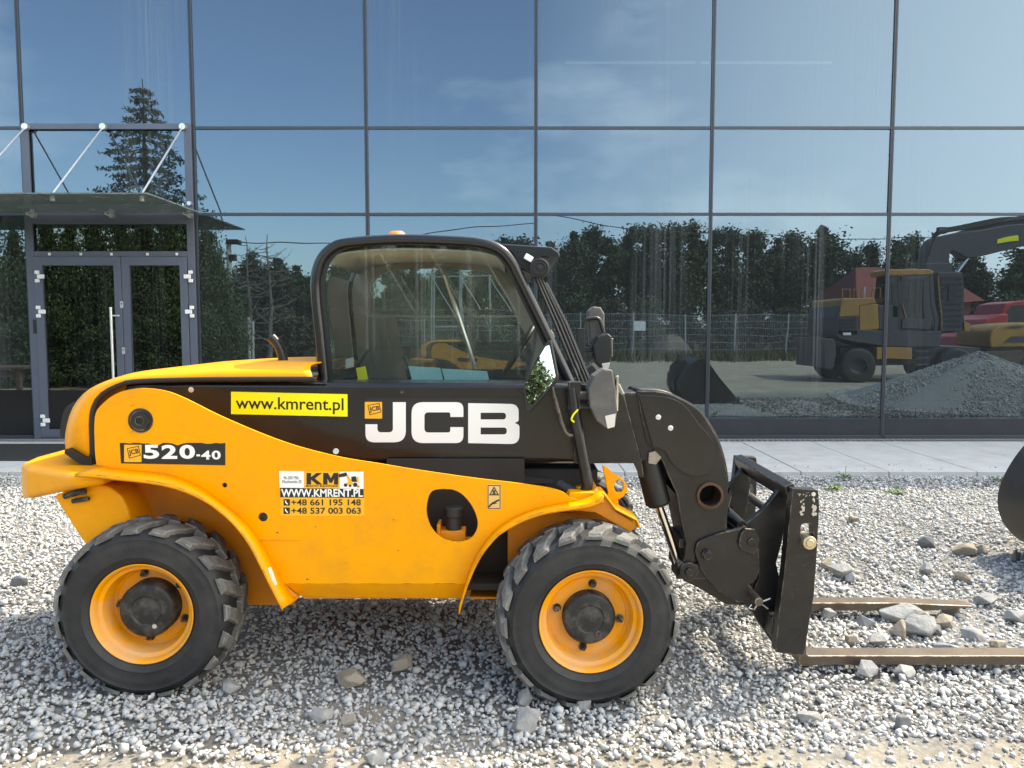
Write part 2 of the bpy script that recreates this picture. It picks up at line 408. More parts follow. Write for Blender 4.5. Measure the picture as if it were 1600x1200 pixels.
# one sheet to the horizon, finely divided round the camera
xs = [-900, -300, -100, -50] + [-24 + i for i in range(49)] + [50, 100, 300, 900]
ys = [-900, -300, -100, -60] + [-36 + i for i in range(44)] + [8.4, 12, 30, 100, 300, 900]
def ground_z(x, y):
    if y > 7.6: return -.012
    h = .018*math.sin(x*1.3+.7)*math.sin(y*1.7+.2) + .012*math.sin(x*3.1+y*2.3)
    k = min(1, max(0, (7.6 - y)/1.2))
    far = min(1, max(0, (-3 - y)/10)); h += far*(.05*math.sin(x*.6)*math.sin(y*.5))
    return -.012 + h*k*.7
gb = MB(); W_ = len(xs)
gb.add([(x, y, ground_z(x, y)) for y in ys for x in xs],
       [(j*W_+i, j*W_+i+1, (j+1)*W_+i+1, (j+1)*W_+i) for j in range(len(ys)-1) for i in range(W_-1)])
g = gb.build('ground', GM, smooth=True); g['kind'] = 'structure'

# ---- crushed stone: tens of thousands of small angular pieces
def hull(npts, seed, sq=(1, .85, .7)):
    r_ = random.Random(seed); bm = bmesh.new()
    for k in range(npts):
        a = r_.random()*2*math.pi; zz = r_.uniform(-1, 1); q = math.sqrt(1-zz*zz); rad = r_.uniform(.82, 1.0)
        bm.verts.new((q*math.cos(a)*sq[0]*rad, q*math.sin(a)*sq[1]*rad, zz*sq[2]*rad))
    ret = bmesh.ops.convex_hull(bm, input=bm.verts)
    bmesh.ops.delete(bm, geom=[e for e in ret['geom_interior'] if isinstance(e, bmesh.types.BMVert)], context='VERTS')
    bmesh.ops.triangulate(bm, faces=bm.faces); bm.verts.ensure_lookup_table()
    bm.verts.index_update()
    v = np.array([x.co[:] for x in bm.verts]); f = np.array([[q.index for q in x.verts] for x in bm.faces]); bm.free()
    return v, f
PRO = [hull(11, 100+k) for k in range(14)]
def stone_mesh(name, pos, size, m, parent=None, flat=.85):
    N = len(pos); kind = rng.integers(0, len(PRO), N); V = []; Fc = []; off = 0
    for k, (pv, pf) in enumerate(PRO):
        idx = np.nonzero(kind == k)[0]
        if not len(idx): continue
        n_ = len(idx)
        q = rng.normal(size=(n_, 4)); q /= np.linalg.norm(q, axis=1)[:, None]
        a, b, c, d = q.T
        Rm = np.stack([np.stack([1-2*(c*c+d*d), 2*(b*c-a*d), 2*(b*d+a*c)], 1), np.stack([2*(b*c+a*d), 1-2*(b*b+d*d), 2*(c*d-a*b)], 1),
                       np.stack([2*(b*d-a*c), 2*(c*d+a*b), 1-2*(b*b+c*c)], 1)], 1)
        vv = np.einsum('nij,vj->nvi', Rm, pv) * size[idx][:, None, None]; vv[..., 2] *= flat
        vv += pos[idx][:, None, :]
        V.append(vv.reshape(-1, 3))
        ff = pf[None] + (np.arange(n_) * len(pv))[:, None, None] + off
        Fc.append(ff.reshape(-1, 3)); off += n_ * len(pv)
    V = np.concatenate(V); Fc = np.concatenate(Fc)
    me = bpy.data.meshes.new(name); me.vertices.add(len(V)); me.vertices.foreach_set('co', V.ravel())
    me.loops.add(Fc.size); me.loops.foreach_set('vertex_index', Fc.ravel().astype(np.int32))
    me.polygons.add(len(Fc)); me.polygons.foreach_set('loop_start', np.arange(0, Fc.size, 3, dtype=np.int32))
    me.update(calc_edges=True); me.materials.append(m)
    o = bpy.data.objects.new(name, me); C.objects.link(o)
    if parent: o.parent = parent; o.location = -LOC.get(parent.name, Vector())
    return o
GRV = island(mat('crushed_stone', (.47, .465, .455), .9, 0, .12, 60, .2, 160, .25), .42,
             [(.08, (.25, .245, .235)), (.25, (.42, .415, .405)), (.5, (.48, .475, .465)), (.62, (.52, .465, .38)), (.72, (.41, .415, .42)), (.90, (.58, .57, .55))])
def sandy(x, y):
    """worn patches where sand shows between the stones: 0 = full cover, 1 = bare"""
    s = 0
    for cx, cy, rx, ry in ((-1.55, 2.82, .75, .10), (-.75, 2.80, .5, .10), (.62, 2.84, .30, .10), (1.1, 2.88, .50, .14), (1.75, 2.93, .5, .13), (-2.2, 2.9, .25, .08)):
        s = np.maximum(s, 1 - ((x-cx)/rx)**2 - ((y-cy)/ry)**2)
    return np.clip(s*1.5, 0, .72)
def gz(x, y):
    k = np.clip((7.6 - y)/1.2, 0, 1)
    h = .018*np.sin(x*1.3+.7)*np.sin(y*1.7+.2) + .012*np.sin(x*3.1+y*2.3)
    return np.where(y > 7.6, -.012, -.012 + h*k*.7)
# N per area: denser near the camera, where single stones show
pts = []
for y0, y1, dens in ((2.35, 3.4, 2600), (3.4, 5.0, 2000), (5.0, 8.30, 1500)):
    xm = y1*.70 + .9; A = 2*xm*(y1-y0); N = int(A*dens)
    x = rng.uniform(-xm, xm, N); y = rng.uniform(y0, y1, N)
    if y1 > 8.6: y = np.minimum(y, 8.57)
    keep = rng.random(N) > sandy(x, y); pts.append(np.stack([x[keep], y[keep]], 1))
xy = np.concatenate(pts); N = len(xy)
sz = rng.lognormal(0, .38, N) * .0128; sz = np.clip(sz, .006, .034)
zz = gz(xy[:, 0], xy[:, 1]) + sz*.35 + rng.uniform(0, .010, N)
gr = stone_mesh('gravel', np.column_stack([xy, zz]), sz, GRV)
setp(gr, 'pale grey crushed stone covering the yard under the loader', 'gravel', kind='stuff')
# coarser strip up to the paving edge and the loose spread by the heap (seen in the glass)
N = 9000; x = rng.uniform(-7, 13, N); y = 8.60 - np.abs(rng.normal(0, .18, N)); s2 = rng.uniform(.010, .022, N)
g2 = stone_mesh('gravel', np.column_stack([x, y, np.full(N, .0) + s2*.2]), s2, GRV)
setp(g2, 'line of crushed stone lying against the paving edge', 'gravel', kind='stuff')

N = 260; x = rng.uniform(-7, 9, N); y = 8.62 + np.abs(rng.normal(0, .30, N)); s2 = rng.uniform(.006, .014, N)
g4 = stone_mesh('gravel', np.column_stack([x, np.minimum(y, 10.6), .05 + s2*.6]), s2, GRV)
setp(g4, 'few stray stones kicked up onto the edge of the paving slabs', 'gravel', kind='stuff')
# ---- rocks lying on the gravel
ROCK = mat('grey_rock', (.27, .27, .268), .9, 0, .3, 18, .8, 38, .25, (.36, .33, .28), .55, 14)
ROCKT = mat('tan_rock', (.31, .265, .205), .9, 0, .3, 18, .8, 38, .25, (.27, .24, .20), .5, 10)
ROCKD = mat('dark_rock', (.15, .15, .155), .85, 0, .25, 18, .4, 45, .3)
def Gp(u, v, z=0):
    b = (600 - v) / FPX; dy = math.cos(PITCH) + b*math.sin(PITCH); dz = -math.sin(PITCH) + b*math.cos(PITCH); t = (z - CAMH)/dz
    return (u-800)/FPX*t, dy*t
def rock(u, v, wpx, hpx, m, label, seed, group=None, name='rock'):
    x, y = Gp(u, v + hpx*.25, .01); s = wpx*mpx(y)*.62; h = hpx*mpx(y)*.72
    pv, pf = hull(15, 500+seed, (1, .72, .75)); a = random.Random(seed).uniform(-.5, .5); o = MB()
    zb = float(gz(np.array(x), np.array(y))) + .008
    o.add([(s*(p[0]*math.cos(a)-p[1]*math.sin(a)), s*(p[0]*math.sin(a)+p[1]*math.cos(a)), h*p[2]*1.3) for p in pv], [tuple(f) for f in pf])
    ob = o.build(name, m, bevel=min(s, h)*.05, seg=1); ob.location = (x, y, zb + h*.5)
    return setp(ob, label, 'rock', group)
RK = [
 (822, 1126, 46, 44, 0, 'flat grey rock standing on edge left of the front tyre'),
 (911, 1096, 26, 26, 0, 'pale cube-like stone wedged against the bottom of the front tyre'),
 (819, 1091, 30, 30, 0, 'small pale stone left of the front tyre foot'),
 (357, 1071, 38, 26, 0, 'grey rock just right of the rear tyre foot'),
 (549, 1057, 52, 28, 1, 'tan slab of rock under the side of the loader'),
 (620, 1034, 54, 28, 1, 'brownish flat rock in the loader shadow'),
 (502, 1112, 40, 22, 0, 'grey stone below the tan slab'),
 (545, 1120, 24, 20, 1, 'small pinkish stone beside the grey stone'),
 (30, 911, 26, 16, 2, 'dark stone at the left picture edge behind the rear tyre'),
 (590, 1178, 42, 26, 0, 'pale rock near the bottom edge below the loader'),
 (1408, 953, 76, 30, 0, 'broad grey boulder between the two forks'),
 (1404, 982, 34, 30, 1, 'pale angular rock in front of the broad boulder'),
 (1438, 978, 52, 40, 0, 'split grey rock right of the pale angular one'),
 (1478, 968, 32, 26, 1, 'tan rock on the right of the pile between the forks'),
 (1462, 979, 22, 20, 2, 'darker stone leaning on the pile between the forks'),
 (1376, 1002, 44, 20, 0, 'low grey rock just above the near fork'),
 (1480, 1012, 40, 22, 0, 'pale slab against the near fork near its end'),
 (1330, 1000, 24, 16, 1, 'small tan stone beside the near fork root'),
 (1312, 892, 42, 28, 0, 'grey pyramid shaped rock right of the upright frame'),
 (1292, 880, 24, 20, 1, 'brown stone behind the pyramid shaped rock'),
 (1450, 848, 34, 20, 2, 'dark bluish rock in the gravel beyond the far fork'),
 (1578, 865, 30, 22, 1, 'tan rock below the loader bucket'),
 (1532, 858, 26, 18, 1, 'pale tan stone left of the loader bucket'),
 (1506, 857, 44, 22, 1, 'wide brown rock beyond the far fork tip'),
 (1450, 890, 26, 22, 0, 'rounded grey stone above the far fork'),
 (1484, 946, 38, 18, 1, 'brown stone under the tip of the far fork'),
 (1413, 1050, 34, 20, 0, 'square grey stone below the near fork'),
 (1350, 1046, 40, 26, 0, 'grey rock below the near fork'),
 (1262, 1112, 40, 22, 0, 'broad pale stone in front of the near fork root'),
 (1410, 1125, 32, 22, 2, 'dark flat stone low on the right'),
 (1440, 962, 30, 22, 1, 'tan stone sitting on the broad boulder pile between the forks'),
 (1352, 968, 30, 18, 0, 'low grey stone left of the boulder pile between the forks'),
 (1520, 985, 36, 22, 0, 'grey rock right of the pile between the forks'),
 (1560, 1000, 28, 18, 1, 'brown stone beside the near fork at the right edge'),
 (1545, 935, 40, 22, 0, 'grey rock just beyond the tip of the far fork'),
 (1295, 958, 26, 18, 0, 'grey stone close to the upright between the forks'),
 (1500, 900, 30, 20, 1, 'tan rock above the far fork near its tip'),
 (1330, 900, 22, 16, 0, 'small grey stone right of the pyramid shaped rock'),
 (1585, 960, 34, 22, 0, 'grey rock at the right edge between the forks'),
 (1332, 812, 22, 14, 1, 'small brown stone in the gravel right of the upright frame'),
]
for k, (u, v, a, b, t, lab) in enumerate(RK):
    rock(u, v, a, b, (ROCK, ROCKT, ROCKD)[t], lab, k, 'loose rocks on the gravel')

# ---- weeds at the paving edge
LEAF = mat('weed_leaf', (.09, .17, .03), .6, 0, .3, 30)
YFL = mat('yellow_petal', (.85, .62, .02), .6)
def weed(u, v, s, label, flower=False):
    x, y = Gp(u, v); ro = empty('weed', (x, y, 0), label, 'weed', 'weeds by the paving'); b = MB()
    for k in range(22):
        a = random.uniform(0, 6.28); l = s*random.uniform(.5, 1); t = random.uniform(.2, .9)
        d = Vector((math.cos(a), math.sin(a), 0)); p0 = Vector((x, y, 0)) + d*.01
        p1 = p0 + d*l*.55 + Vector((0, 0, l*t*.7)); p2 = p0 + d*l + Vector((0, 0, l*t*.55)); sd_ = Vector((-d.y, d.x, 0))*s*.09
        b.add([p0, p1 + sd_, p2, p1 - sd_], [(0, 1, 2, 3)])
    b.build('leaf_rosette', LEAF, ro)
    if flower:
        st = MB().tube([(x, y, 0), (x+.01, y, s*1.1)], .003, 5).build('stem', LEAF, ro)
        MB().lathez([(0, s*1.1), (.02, s*1.12), (.024, s*1.15), (0, s*1.17)], (x+.01, y, 0), 10).build('flower', YFL, ro)
weed(1303, 766, .14, 'green weed rosette right of the far upright')
weed(1320, 748, .13, 'weed with a yellow flower at the paving edge', True)
weed(1398, 771, .12, 'low flat weed farther right in the gravel')
weed(1558, 752, .11, 'small weed near the paving by the bucket')
weed(1212, 744, .09, 'tiny weed at the paving edge behind the upright frame')

# ---- paving strip: big concrete slabs, a slot drain along the glass
CONC = mat('light_concrete', (.50, .50, .495), .85, 0, .14, 5.5, .2, 70, .3, (.33, .315, .29), .6, 2.3)
JNT = mat('joint_sand', (.16, .15, .135), .95)
y0p, y1p = 8.62, 10.90
pav = MB().bx(-16, 16, y0p+.03, DF+.1, -.10, PZ-.012).build('paving', JNT); pav['kind'] = 'structure'
i = 0
for k in range(-16, 16):
    x0 = k + .28
    bsl = MB().bx(x0+.005, x0+.995, y0p, y1p, -.06, PZ + random.uniform(-.0015, .0015)).build('paving_slab', CONC, pav, bevel=.006)
DRN = mat('galvanised_grating', (.42, .43, .44), .45, .7, .15, 20)
drain = MB()
for k in range(int(32/.08)):
    x0 = -16 + k*.08
    drain.bx(x0, x0+.022, y1p+.03, DF-.07, PZ-.012, PZ+.004)
drain.bx(-16, 16, y1p+.006, y1p+.03, PZ-.02, PZ+.006); drain.bx(-16, 16, DF-.07, DF-.045, PZ-.02, PZ+.006)
do = drain.build('slot_drain', DRN, pav); do['kind'] = 'stuff'
MATB = mat('rubber_mat', (.03, .03, .032), .8)
mt = empty('door_mat', (-6.4, 9.8, PZ), 'black rubber grid mat on the paving in front of the door', 'door mat')
mb = MB()
for k in range(34): mb.bx(-7.3 + k*.055, -7.3 + k*.055 + .02, 9.35, 10.55, PZ+.003, PZ+.018)
for k in range(24): mb.bx(-7.3, -5.45, 9.35 + k*.0515, 9.35 + k*.0515 + .015, PZ+.003, PZ+.0165)
mo = mb.build('rubber_grid', MATB, mt); mo['kind'] = 'stuff'
mb = MB().bx(-7.34, -7.3, 9.31, 10.59, PZ+.003, PZ+.02).bx(-5.45, -5.41, 9.31, 10.59, PZ+.003, PZ+.02).bx(-7.3, -5.45, 9.31, 9.35, PZ+.003, PZ+.02).bx(-7.3, -5.45, 10.55, 10.59, PZ+.003, PZ+.02)
mb.build('mat_border', MATB, mt)

# ================================================================ THE GLASS BUILDING
ALU = mat('anthracite_aluminium', (.048, .055, .070), .36, .3, .1, 5, .02, 90, .5)
ALUD = mat('dark_gasket', (.025, .028, .034), .5, .2)
CLAD = mat('dark_cladding', (.10, .105, .115), .6, .2, .1, 2)
INT = mat('interior_wall', (.16, .165, .17), .9, 0, .2, 1.2)
INF = mat('interior_floor', (.12, .12, .115), .6)
BLKBAND = mat('black_lower_band', (.008, .009, .011), .25, 0, .2, 4, spec=.35)  # plain black strip along the bottom of left panes and door leaves
PAVSHADE = mat('shaded_paving_reflection', (.030, .033, .040), .22, 0, .2, 4, spec=.4)  # dark reflection of the shaded paving, painted as a strip
ALUP = mat('blue_grey_aluminium', (.105, .120, .160), .42, .25, .1, 5, .02, 90, .5)
bld = empty('glass_building', (0, DF, 0), 'building with a blue tinted mirror glass front behind the loader', 'building')
XM = [-14.3, -11.85, -9.42, -6.99, -4.55, -2.08, .342, 2.857, 5.427, 7.95, 10.5, 13.05]
ZR = [PZ + .03, 3.305, 4.52, 7.0]
for i in range(len(XM)-1):
    for j in range(3):
        if i == 3 and j == 0: continue
        x0, x1, z0, z1 = XM[i]+.012, XM[i+1]-.012, ZR[j]+.012, ZR[j+1]-.012
        rt = Matrix.Rotation(random.gauss(0, R(.17)), 3, 'Z') @ Matrix.Rotation(random.gauss(0, R(.11)), 3, 'X')
        MB().box(((x0+x1)/2, DF, (z0+z1)/2), (x1-x0, .008, z1-z0), rt).build('pane', PANE, bld)
for x in XM:
    MB().bx(x-.026, x+.026, DF-.022, DF+.12, PZ, 7.0).build('mullion', ALU, bld, bevel=.004)
    MB().bx(x-.007, x+.007, DF-.026, DF-.0225, PZ, 7.0).build('gasket', ALUD, bld)
for i in range(len(XM)-1):
    for z in ZR[1:3]:
        MB().bx(XM[i]+.027, XM[i+1]-.027, DF-.018, DF+.10, z-.022, z+.022).build('transom', ALU, bld, bevel=.004)
    if i != 3:
        MB().bx(XM[i]+.027, XM[i+1]-.027, DF-.03, DF+.10, PZ-.02, PZ+.055).build('sill', ALU, bld, bevel=.004)
        MB().bx(XM[i]+.028, XM[i+1]-.028, DF-.012, DF-.0075, PZ+.057, PZ+.30 if i > 3 else PZ+.72).build('lower_band', PAVSHADE if i > 3 else BLKBAND, bld)  # right strips paint in the reflection of shaded paving
MB().bx(-14.4, 13.2, DF-.06, DF+9, 7.0, 7.12).build('roof_edge', CLAD, bld)
MB().bx(-14.36, -14.30, DF+.1, DF+9, 0, 7.0).build('side_wall', CLAD, bld)
MB().bx(13.08, 13.14, DF+.1, DF+9, 0, 7.0).build('side_wall', CLAD, bld)
MB().bx(-14.3, 13.1, DF+5.6, DF+5.7, 0, 7.0).build('inner_wall', INT, bld)
MB().bx(-14.3, 13.1, DF+.13, DF+5.6, -.05, PZ+.02).build('inner_floor', INF, bld)
MB().bx(-14.3, 13.1, DF+.13, DF+5.6, 6.9, 6.99).build('inner_ceiling', INT, bld)
TUBE = bpy.data.materials.new('lit_tube'); TUBE.use_nodes = True
tn = TUBE.node_tree.nodes['Principled BSDF']; tn.inputs['Emission Color'].default_value = (1, 1, .97, 1); tn.inputs['Emission Strength'].default_value = .26
x0, z0 = S(884, 97, 13.4); x1, _ = S(1300, 97, 13.4)
MB().bx(x0, x0+(x1-x0)*.49, 13.4, 13.46, z0-.014, z0+.014).build('strip_lamp', TUBE, bld)
MB().bx(x0+(x1-x0)*.51, x1, 13.4, 13.46, z0-.014, z0+.014).build('strip_lamp', TUBE, bld)
# ---- entrance: frame, two leaves, fanlight
XL, XR = XM[3]+.03, XM[4]-.03
MB().bx(XL-.02, XL+.085, DF-.06, DF-.027, PZ, 4.57).bx(XR-.085, XR+.02, DF-.06, DF-.027, PZ, 4.57).bx(XL+.086, XR-.086, DF-.06, DF-.027, 4.49, 4.57).build('portal_frame', ALUP, bld, bevel=.004)
MB().bx(XL+.086, XR-.086, DF-.058, DF-.027, 3.16, 3.33).build('portal_rail', ALUP, bld, bevel=.004)
MB().box(((XL+XR)/2, DF-.005, 2.97), (XR-XL-.2, .008, .38), Matrix.Rotation(R(.35), 3, 'X')).build('fanlight', DGLASS, bld)
zt = 2.70; door = MB().bx(XL+.087, XR-.087, DF-.055, DF+.03, zt, zt+.075).bx(XL+.087, XR-.087, DF-.055, DF+.03, PZ-.01, PZ+.03).build('door', ALUP, bld, bevel=.004)
LOC[door.name] = Vector((0, 0, 0)); 
dl, dr = XL+.092, XR-.092; xm_ = S(196, 500, DF)[0]
for a, b_ in ((dl, xm_-.004), (xm_+.004, dr)):
    MB().bx(a, a+.115, DF-.075, DF-.01, PZ+.034, zt-.004).bx(b_-.105, b_, DF-.075, DF-.01, PZ+.034, zt-.004) \
        .bx(a+.115, b_-.105, DF-.075, DF-.01, zt-.13, zt-.004).bx(a+.115, b_-.105, DF-.075, DF-.01, PZ+.034, PZ+.15).build('leaf_frame', ALUP, door, bevel=.005)
    MB().box(((a+b_)/2+.005, DF-.042, (PZ+.15+zt-.13)/2), (b_-a-.221, .008, zt-.13-PZ-.151), Matrix.Rotation(random.gauss(0, R(.25)), 3, 'Z')).build('door_pane', DGLASS, door)
    MB().bx(a+.117, b_-.107, DF-.062, DF-.056, PZ+.152, PZ+.72).build('leaf_lower_band', BLKBAND, door)  # plain black strip low on the leaf
hx, hz0 = S(178, 612, DF-.14); _, hz1 = S(178, 480, DF-.14)
MB().tube([(hx, DF-.14, hz0), (hx, DF-.14, hz1)], .018, 12).tube([(hx, DF-.14, hz1-.12), (hx+.09, DF-.076, hz1-.12)], .011, 8).tube([(hx, DF-.14, hz0+.1), (hx+.09, DF-.076, hz0+.1)], .011, 8).build('handle', SLV, door, smooth=True)
HNG = mat('white_hinge', (.78, .78, .78), .4)
for u, v, sgn in ((58, 432, 1), (60, 487, 1), (67, 657, 1), (298, 432, -1), (300, 487, -1)):
    x, z = S(u, v, DF-.09)
    MB().bx(x-.03, x+.03, DF-.105, DF-.076, z+.035, z+.085).bx(x-.03, x+.03, DF-.105, DF-.076, z-.085, z-.035).bx(min(x, x+sgn*.10), max(x, x+sgn*.10), DF-.10, DF-.076, z-.03, z+.03).build('hinge', HNG, door, bevel=.006)
for u, v in ((190, 476), (193, 548)):
    x, z = S(u, v, DF-.08); MB().prism(rp([(x-.022, z-.05), (x+.022, z-.05), (x+.022, z+.05), (x-.022, z+.05)], .02), DF-.083, DF-.075).build('lock_plate', SLV, door)
    MB().cyl((x, DF-.088, z+.012), (x, DF-.082, z+.012), .01, n=12).build('keyhole', BLKV, door)
x, z = S(55, 510, DF-.07); MB().bx(x-.03, x+.03, DF-.075, DF-.06, z-.1, z+.1).build('door_reader', PLB, bld, bevel=.004)
for u in (77, 126, 174, 230, 276):
    x, z = S(u, 397, DF-.07); MB().bx(x-.014, x+.014, DF-.075, DF-.056, z-.018, z+.018).build('fixing_clip', HNG, bld)
# ---- glass canopy over the door with tie rods
can = MB().bx(-8.6, -4.43, DF-1.72, DF-.09, 3.30, 3.318).build('canopy', CANGL, bld)
for u in (42, 163, 287):
    xw, zw = S(u, 199, DF-.06); x = xw
    fx = Vector((x, DF-1.38, 3.36)); wl = Vector((x, DF-.09, zw))
    MB().tube([fx, wl], .013, 8).build('tie_rod', SLV, can, smooth=True)
    MB().cyl((x, DF-.12, zw), (x, DF-.06, zw), .045).cyl((x, DF-1.38, 3.27), (x, DF-1.38, 3.36), .03).build('rod_anchor', SLV, can, smooth=True)
for u in (45, 168, 290):
    x, z = S(u, 327, DF-.10)
    MB().tube([(x-.03, DF-.11, z+.08), (x-.03, DF-.11, z-.07), (x+.05, DF-.11, z-.09)], .011, 8).cyl((x+.06, DF-.13, z-.09), (x+.06, DF-.06, z-.09), .035).cyl((x+.06, DF-.13, z+.08), (x+.06, DF-.06, z+.08), .03).build('canopy_clamp', SLV, can, smooth=True)
x, z = S(187, 326, DF-.12); tg = MB().bx(x-.055, x+.055, DF-.13, DF-.092, z-.035, z+.035).build('orange_tag', ORG, can, bevel=.01)
# ================================================================ THE TELEHANDLER
YB, YBF = 3.44, 4.92            # near and far side plates
YN0, YN1 = 3.68, 3.93           # boom
YC0, YC1 = 4.00, 4.90           # cab
T = empty('telehandler', (-.65, 4.18, 0), 'yellow and black compact telehandler with fork carriage parked on gravel', 'telehandler')

def wheel(cx, yf, cz, w, deep, hubr, hubout, bolts, br, ph, rz=0, side=-1, grey=False):
    """wheel with its outer face at y = yf; side -1 faces the camera"""
    W = empty('wheel', (cx, yf, cz), parent=T, rz=rz)
    sg = lambda y: y * (-side)
    fl = lambda prof: [(r_, sg(y)) for r_, y in prof]
    half = [(.222, .045), (.230, .026), (.243, .014), (.262, .006), (.2645, .0035), (.268, .006), (.300, .000), (.325, .001), (.344, .006), (.3465, .004), (.350, .008), (.366, .018), (.380, .036), (.384, .07), (.386, w/2)]
    prof = half + [(r_, w - y) for r_, y in half[::-1][1:]]
    MB().lathe(fl(prof), (0, 0, 0), 72).build('tyre', RUB, W, smooth=True, local=True, ang=60)
    tr = MB(); NL = 19
    for far in (0, 1):
        for k in range(NL):
            t0 = 2*math.pi*(k + .5*far)/NL + ph; vs = []; jit = random.uniform(-.003, .001)
            for y, a, b, rt in ((.008, -.015, .175, .384), (.019, -.010, .170, .400), (.056, .065, .235, .408), (.076, .075, .260, .410), (.105, .15, .315, .411), (.156, .225, .365, .412)):
                yy = w - y if far else y; rt += jit
                for th, r_ in ((a-.012, .372), (a+.012, rt), (b-.012, rt), (b+.012, .372)):
                    th = t0 - th; vs.append((r_*math.cos(th), sg(yy), r_*math.sin(th)))
            fs = []
            for j in range(5):
                for q in range(3): fs.append((j*4+q, j*4+q+1, j*4+q+5, j*4+q+4))
            fs += [(0, 1, 2, 3), (23, 22, 21, 20)]
            tr.add(vs, fs)
    tr.build('tread', TREAD, W, local=True, bevel=.004, seg=1)
    d = deep
    MB().lathe(fl([(.221, .05), (.229, .022), (.232, .017), (.229, .014), (.222, .018), (.216, .032), (.212, .048), (.196, .056), (.192, .07), (.188, d-.012), (.183, d-.004), (.176, d-.006), (.170, d), (hubr-.004, d), (hubr-.004, d+.1)]), (0, 0, 0), 64).build('rim', YEL2, W, smooth=True, local=True, ang=40)
    MB().lathe(fl([(hubr, d+.02), (hubr, hubout+.016), (hubr-.008, hubout+.004), (hubr-.016, hubout), (hubr*.55, hubout-.002), (hubr*.5, hubout+.004), (0.0, hubout+.004)]), (0, 0, 0), 48).build('hub', HUBM, W, smooth=True, local=True, ang=35)
    bm_ = MB()
    for a in bolts:
        x, z = br*math.cos(R(a)), br*math.sin(R(a))
        MB().cyl((x, sg(d-.024), z), (x, sg(d+.01), z), .0135, n=6).cyl((x, sg(d-.036), z), (x, sg(d-.02), z), .008, n=10).cyl((x, sg(d-.005), z), (x, sg(d+.004), z), .019, n=20).build('wheel_bolt', BLK2, W, local=True)
    x, z = hubr*.62*math.cos(R(-60)), hubr*.62*math.sin(R(-60))
    MB().cyl((x, sg(hubout-.010), z), (x, sg(hubout+.01), z), .012, n=6).build('drain_plug', STEEL if grey else BLK2, W, local=True)
    x, z = .2*math.cos(R(-100)), .2*math.sin(R(-100))
    MB().cyl((x, sg(d-.035), z), (x*.97, sg(d+.01), z*.97), .008, n=10).build('valve', PLB, W, local=True)
    return W
RX, FX_ = S(219, 948, 3.36)[0], S(925, 955, 3.27)[0]
wheel(RX, 3.355, .392, .29, .150, .128, .060, (105, 38, -26, -98, 178), .155, .1, rz=R(1), grey=True)
wheel(FX_, 3.265, .392, .29, .105, .118, .050, (82, 165, -8, -99), .146, .3, rz=R(4.5))
wheel(RX-.0, 5.02, .392, .29, .150, .128, .060, (90, 18, -54, -126, 162), .155, .2, side=1)
wheel(FX_+.03, 4.98, .392, .29, .105, .118, .050, (90, 0, 180, -90), .146, .5, rz=R(4.5), side=1)
for x in (RX, FX_):
    MB().cyl((x, 3.55, .40), (x, 4.80, .40), .075, n=20).lathe([(.0, -.16), (.12, -.12), (.155, 0), (.12, .12), (0, .16)], (x, 4.18, .40), 24).build('axle', BLK2, T, smooth=True)

# ---- side plates
up = [(151, 730), (148, 700), (148, 652), (158, 633), (180, 616), (205, 608), (232, 607), (262, 612), (292, 624), (340, 648), (400, 674), (460, 696), (530, 714), (590, 724), (650, 734), (740, 747), (800, 754), (850, 761), (878, 768), (890, 777)]
upx = SL(sm2(up, 4), YB)
Jr = [(152, 727), (180, 732), (220, 736), (260, 741), (295, 752), (327, 770), (352, 789), (376, 809), (398, 832), (417, 862), (432, 890), (444, 912)]
Jf = [(728, 912), (738, 882), (750, 859), (767, 836), (790, 816), (820, 801), (850, 792), (880, 786), (905, 782)]
JrX = SL(sm2(Jr, 3), YB); JfX = SL(sm2(Jf, 3), YB)
foldv = 905
outline = upx + JfX[::-1] + JrX[::-1]
egg = SL(sm2([(707, 765), (722, 772), (737, 790), (746, 812), (744, 830), (733, 843), (714, 847), (694, 843), (676, 828), (667, 805), (668, 783), (675, 768), (690, 764), (707, 765)], 4)[:-1], YB)
hx1, hz1_ = S(411, 808, YB); hx2, hz2_ = S(351, 758, YB); px_, pz_ = S(220, 657, YB)
def far_side(pts): return pts
sp = MB().prism(outline, YB, YB+.014, holes=[egg, circ(hx1, hz1_, .021), circ(hx2, hz2_, .011)])
sp.build('side_plate', YEL, T, bevel=.003)
MB().prism(outline, YBF-.014, YBF).build('side_plate', YEL, T, bevel=.003)
# lower apron, folded inwards below the crease
a0 = SL([(444, 912), (728, 912), (722, 941), (466, 937)], YB)
MB().prism([a0[3], a0[2], a0[1], a0[0]], YB, YB+.01, ys=[YB+.045, YB+.045, YB, YB], ys1=[YB+.06, YB+.06, YB+.014, YB+.014]).build('apron', YEL, T, bevel=.002)
MB().prism([a0[3], a0[2], a0[1], a0[0]], YBF-.01, YBF, ys=[YBF-.06, YBF-.06, YBF-.014, YBF-.014], ys1=[YBF-.045, YBF-.045, YBF, YBF]).build('apron', YEL, T, bevel=.002)
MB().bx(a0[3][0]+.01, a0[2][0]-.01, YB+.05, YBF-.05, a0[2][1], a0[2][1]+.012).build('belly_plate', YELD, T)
# chassis core: shade-darkened structure between the plates, seen through openings
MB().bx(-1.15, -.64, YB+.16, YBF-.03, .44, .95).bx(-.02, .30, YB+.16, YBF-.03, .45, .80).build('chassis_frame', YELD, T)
MB().bx(-.60, .06, YB+.20, YB+.23, .5, 1.05).bx(-.60, .06, YB+.03, YB+.22, .47, .50).build('cavity_shade', DARKIN, T)  # dark sheets that carry the opening's shade in their colour
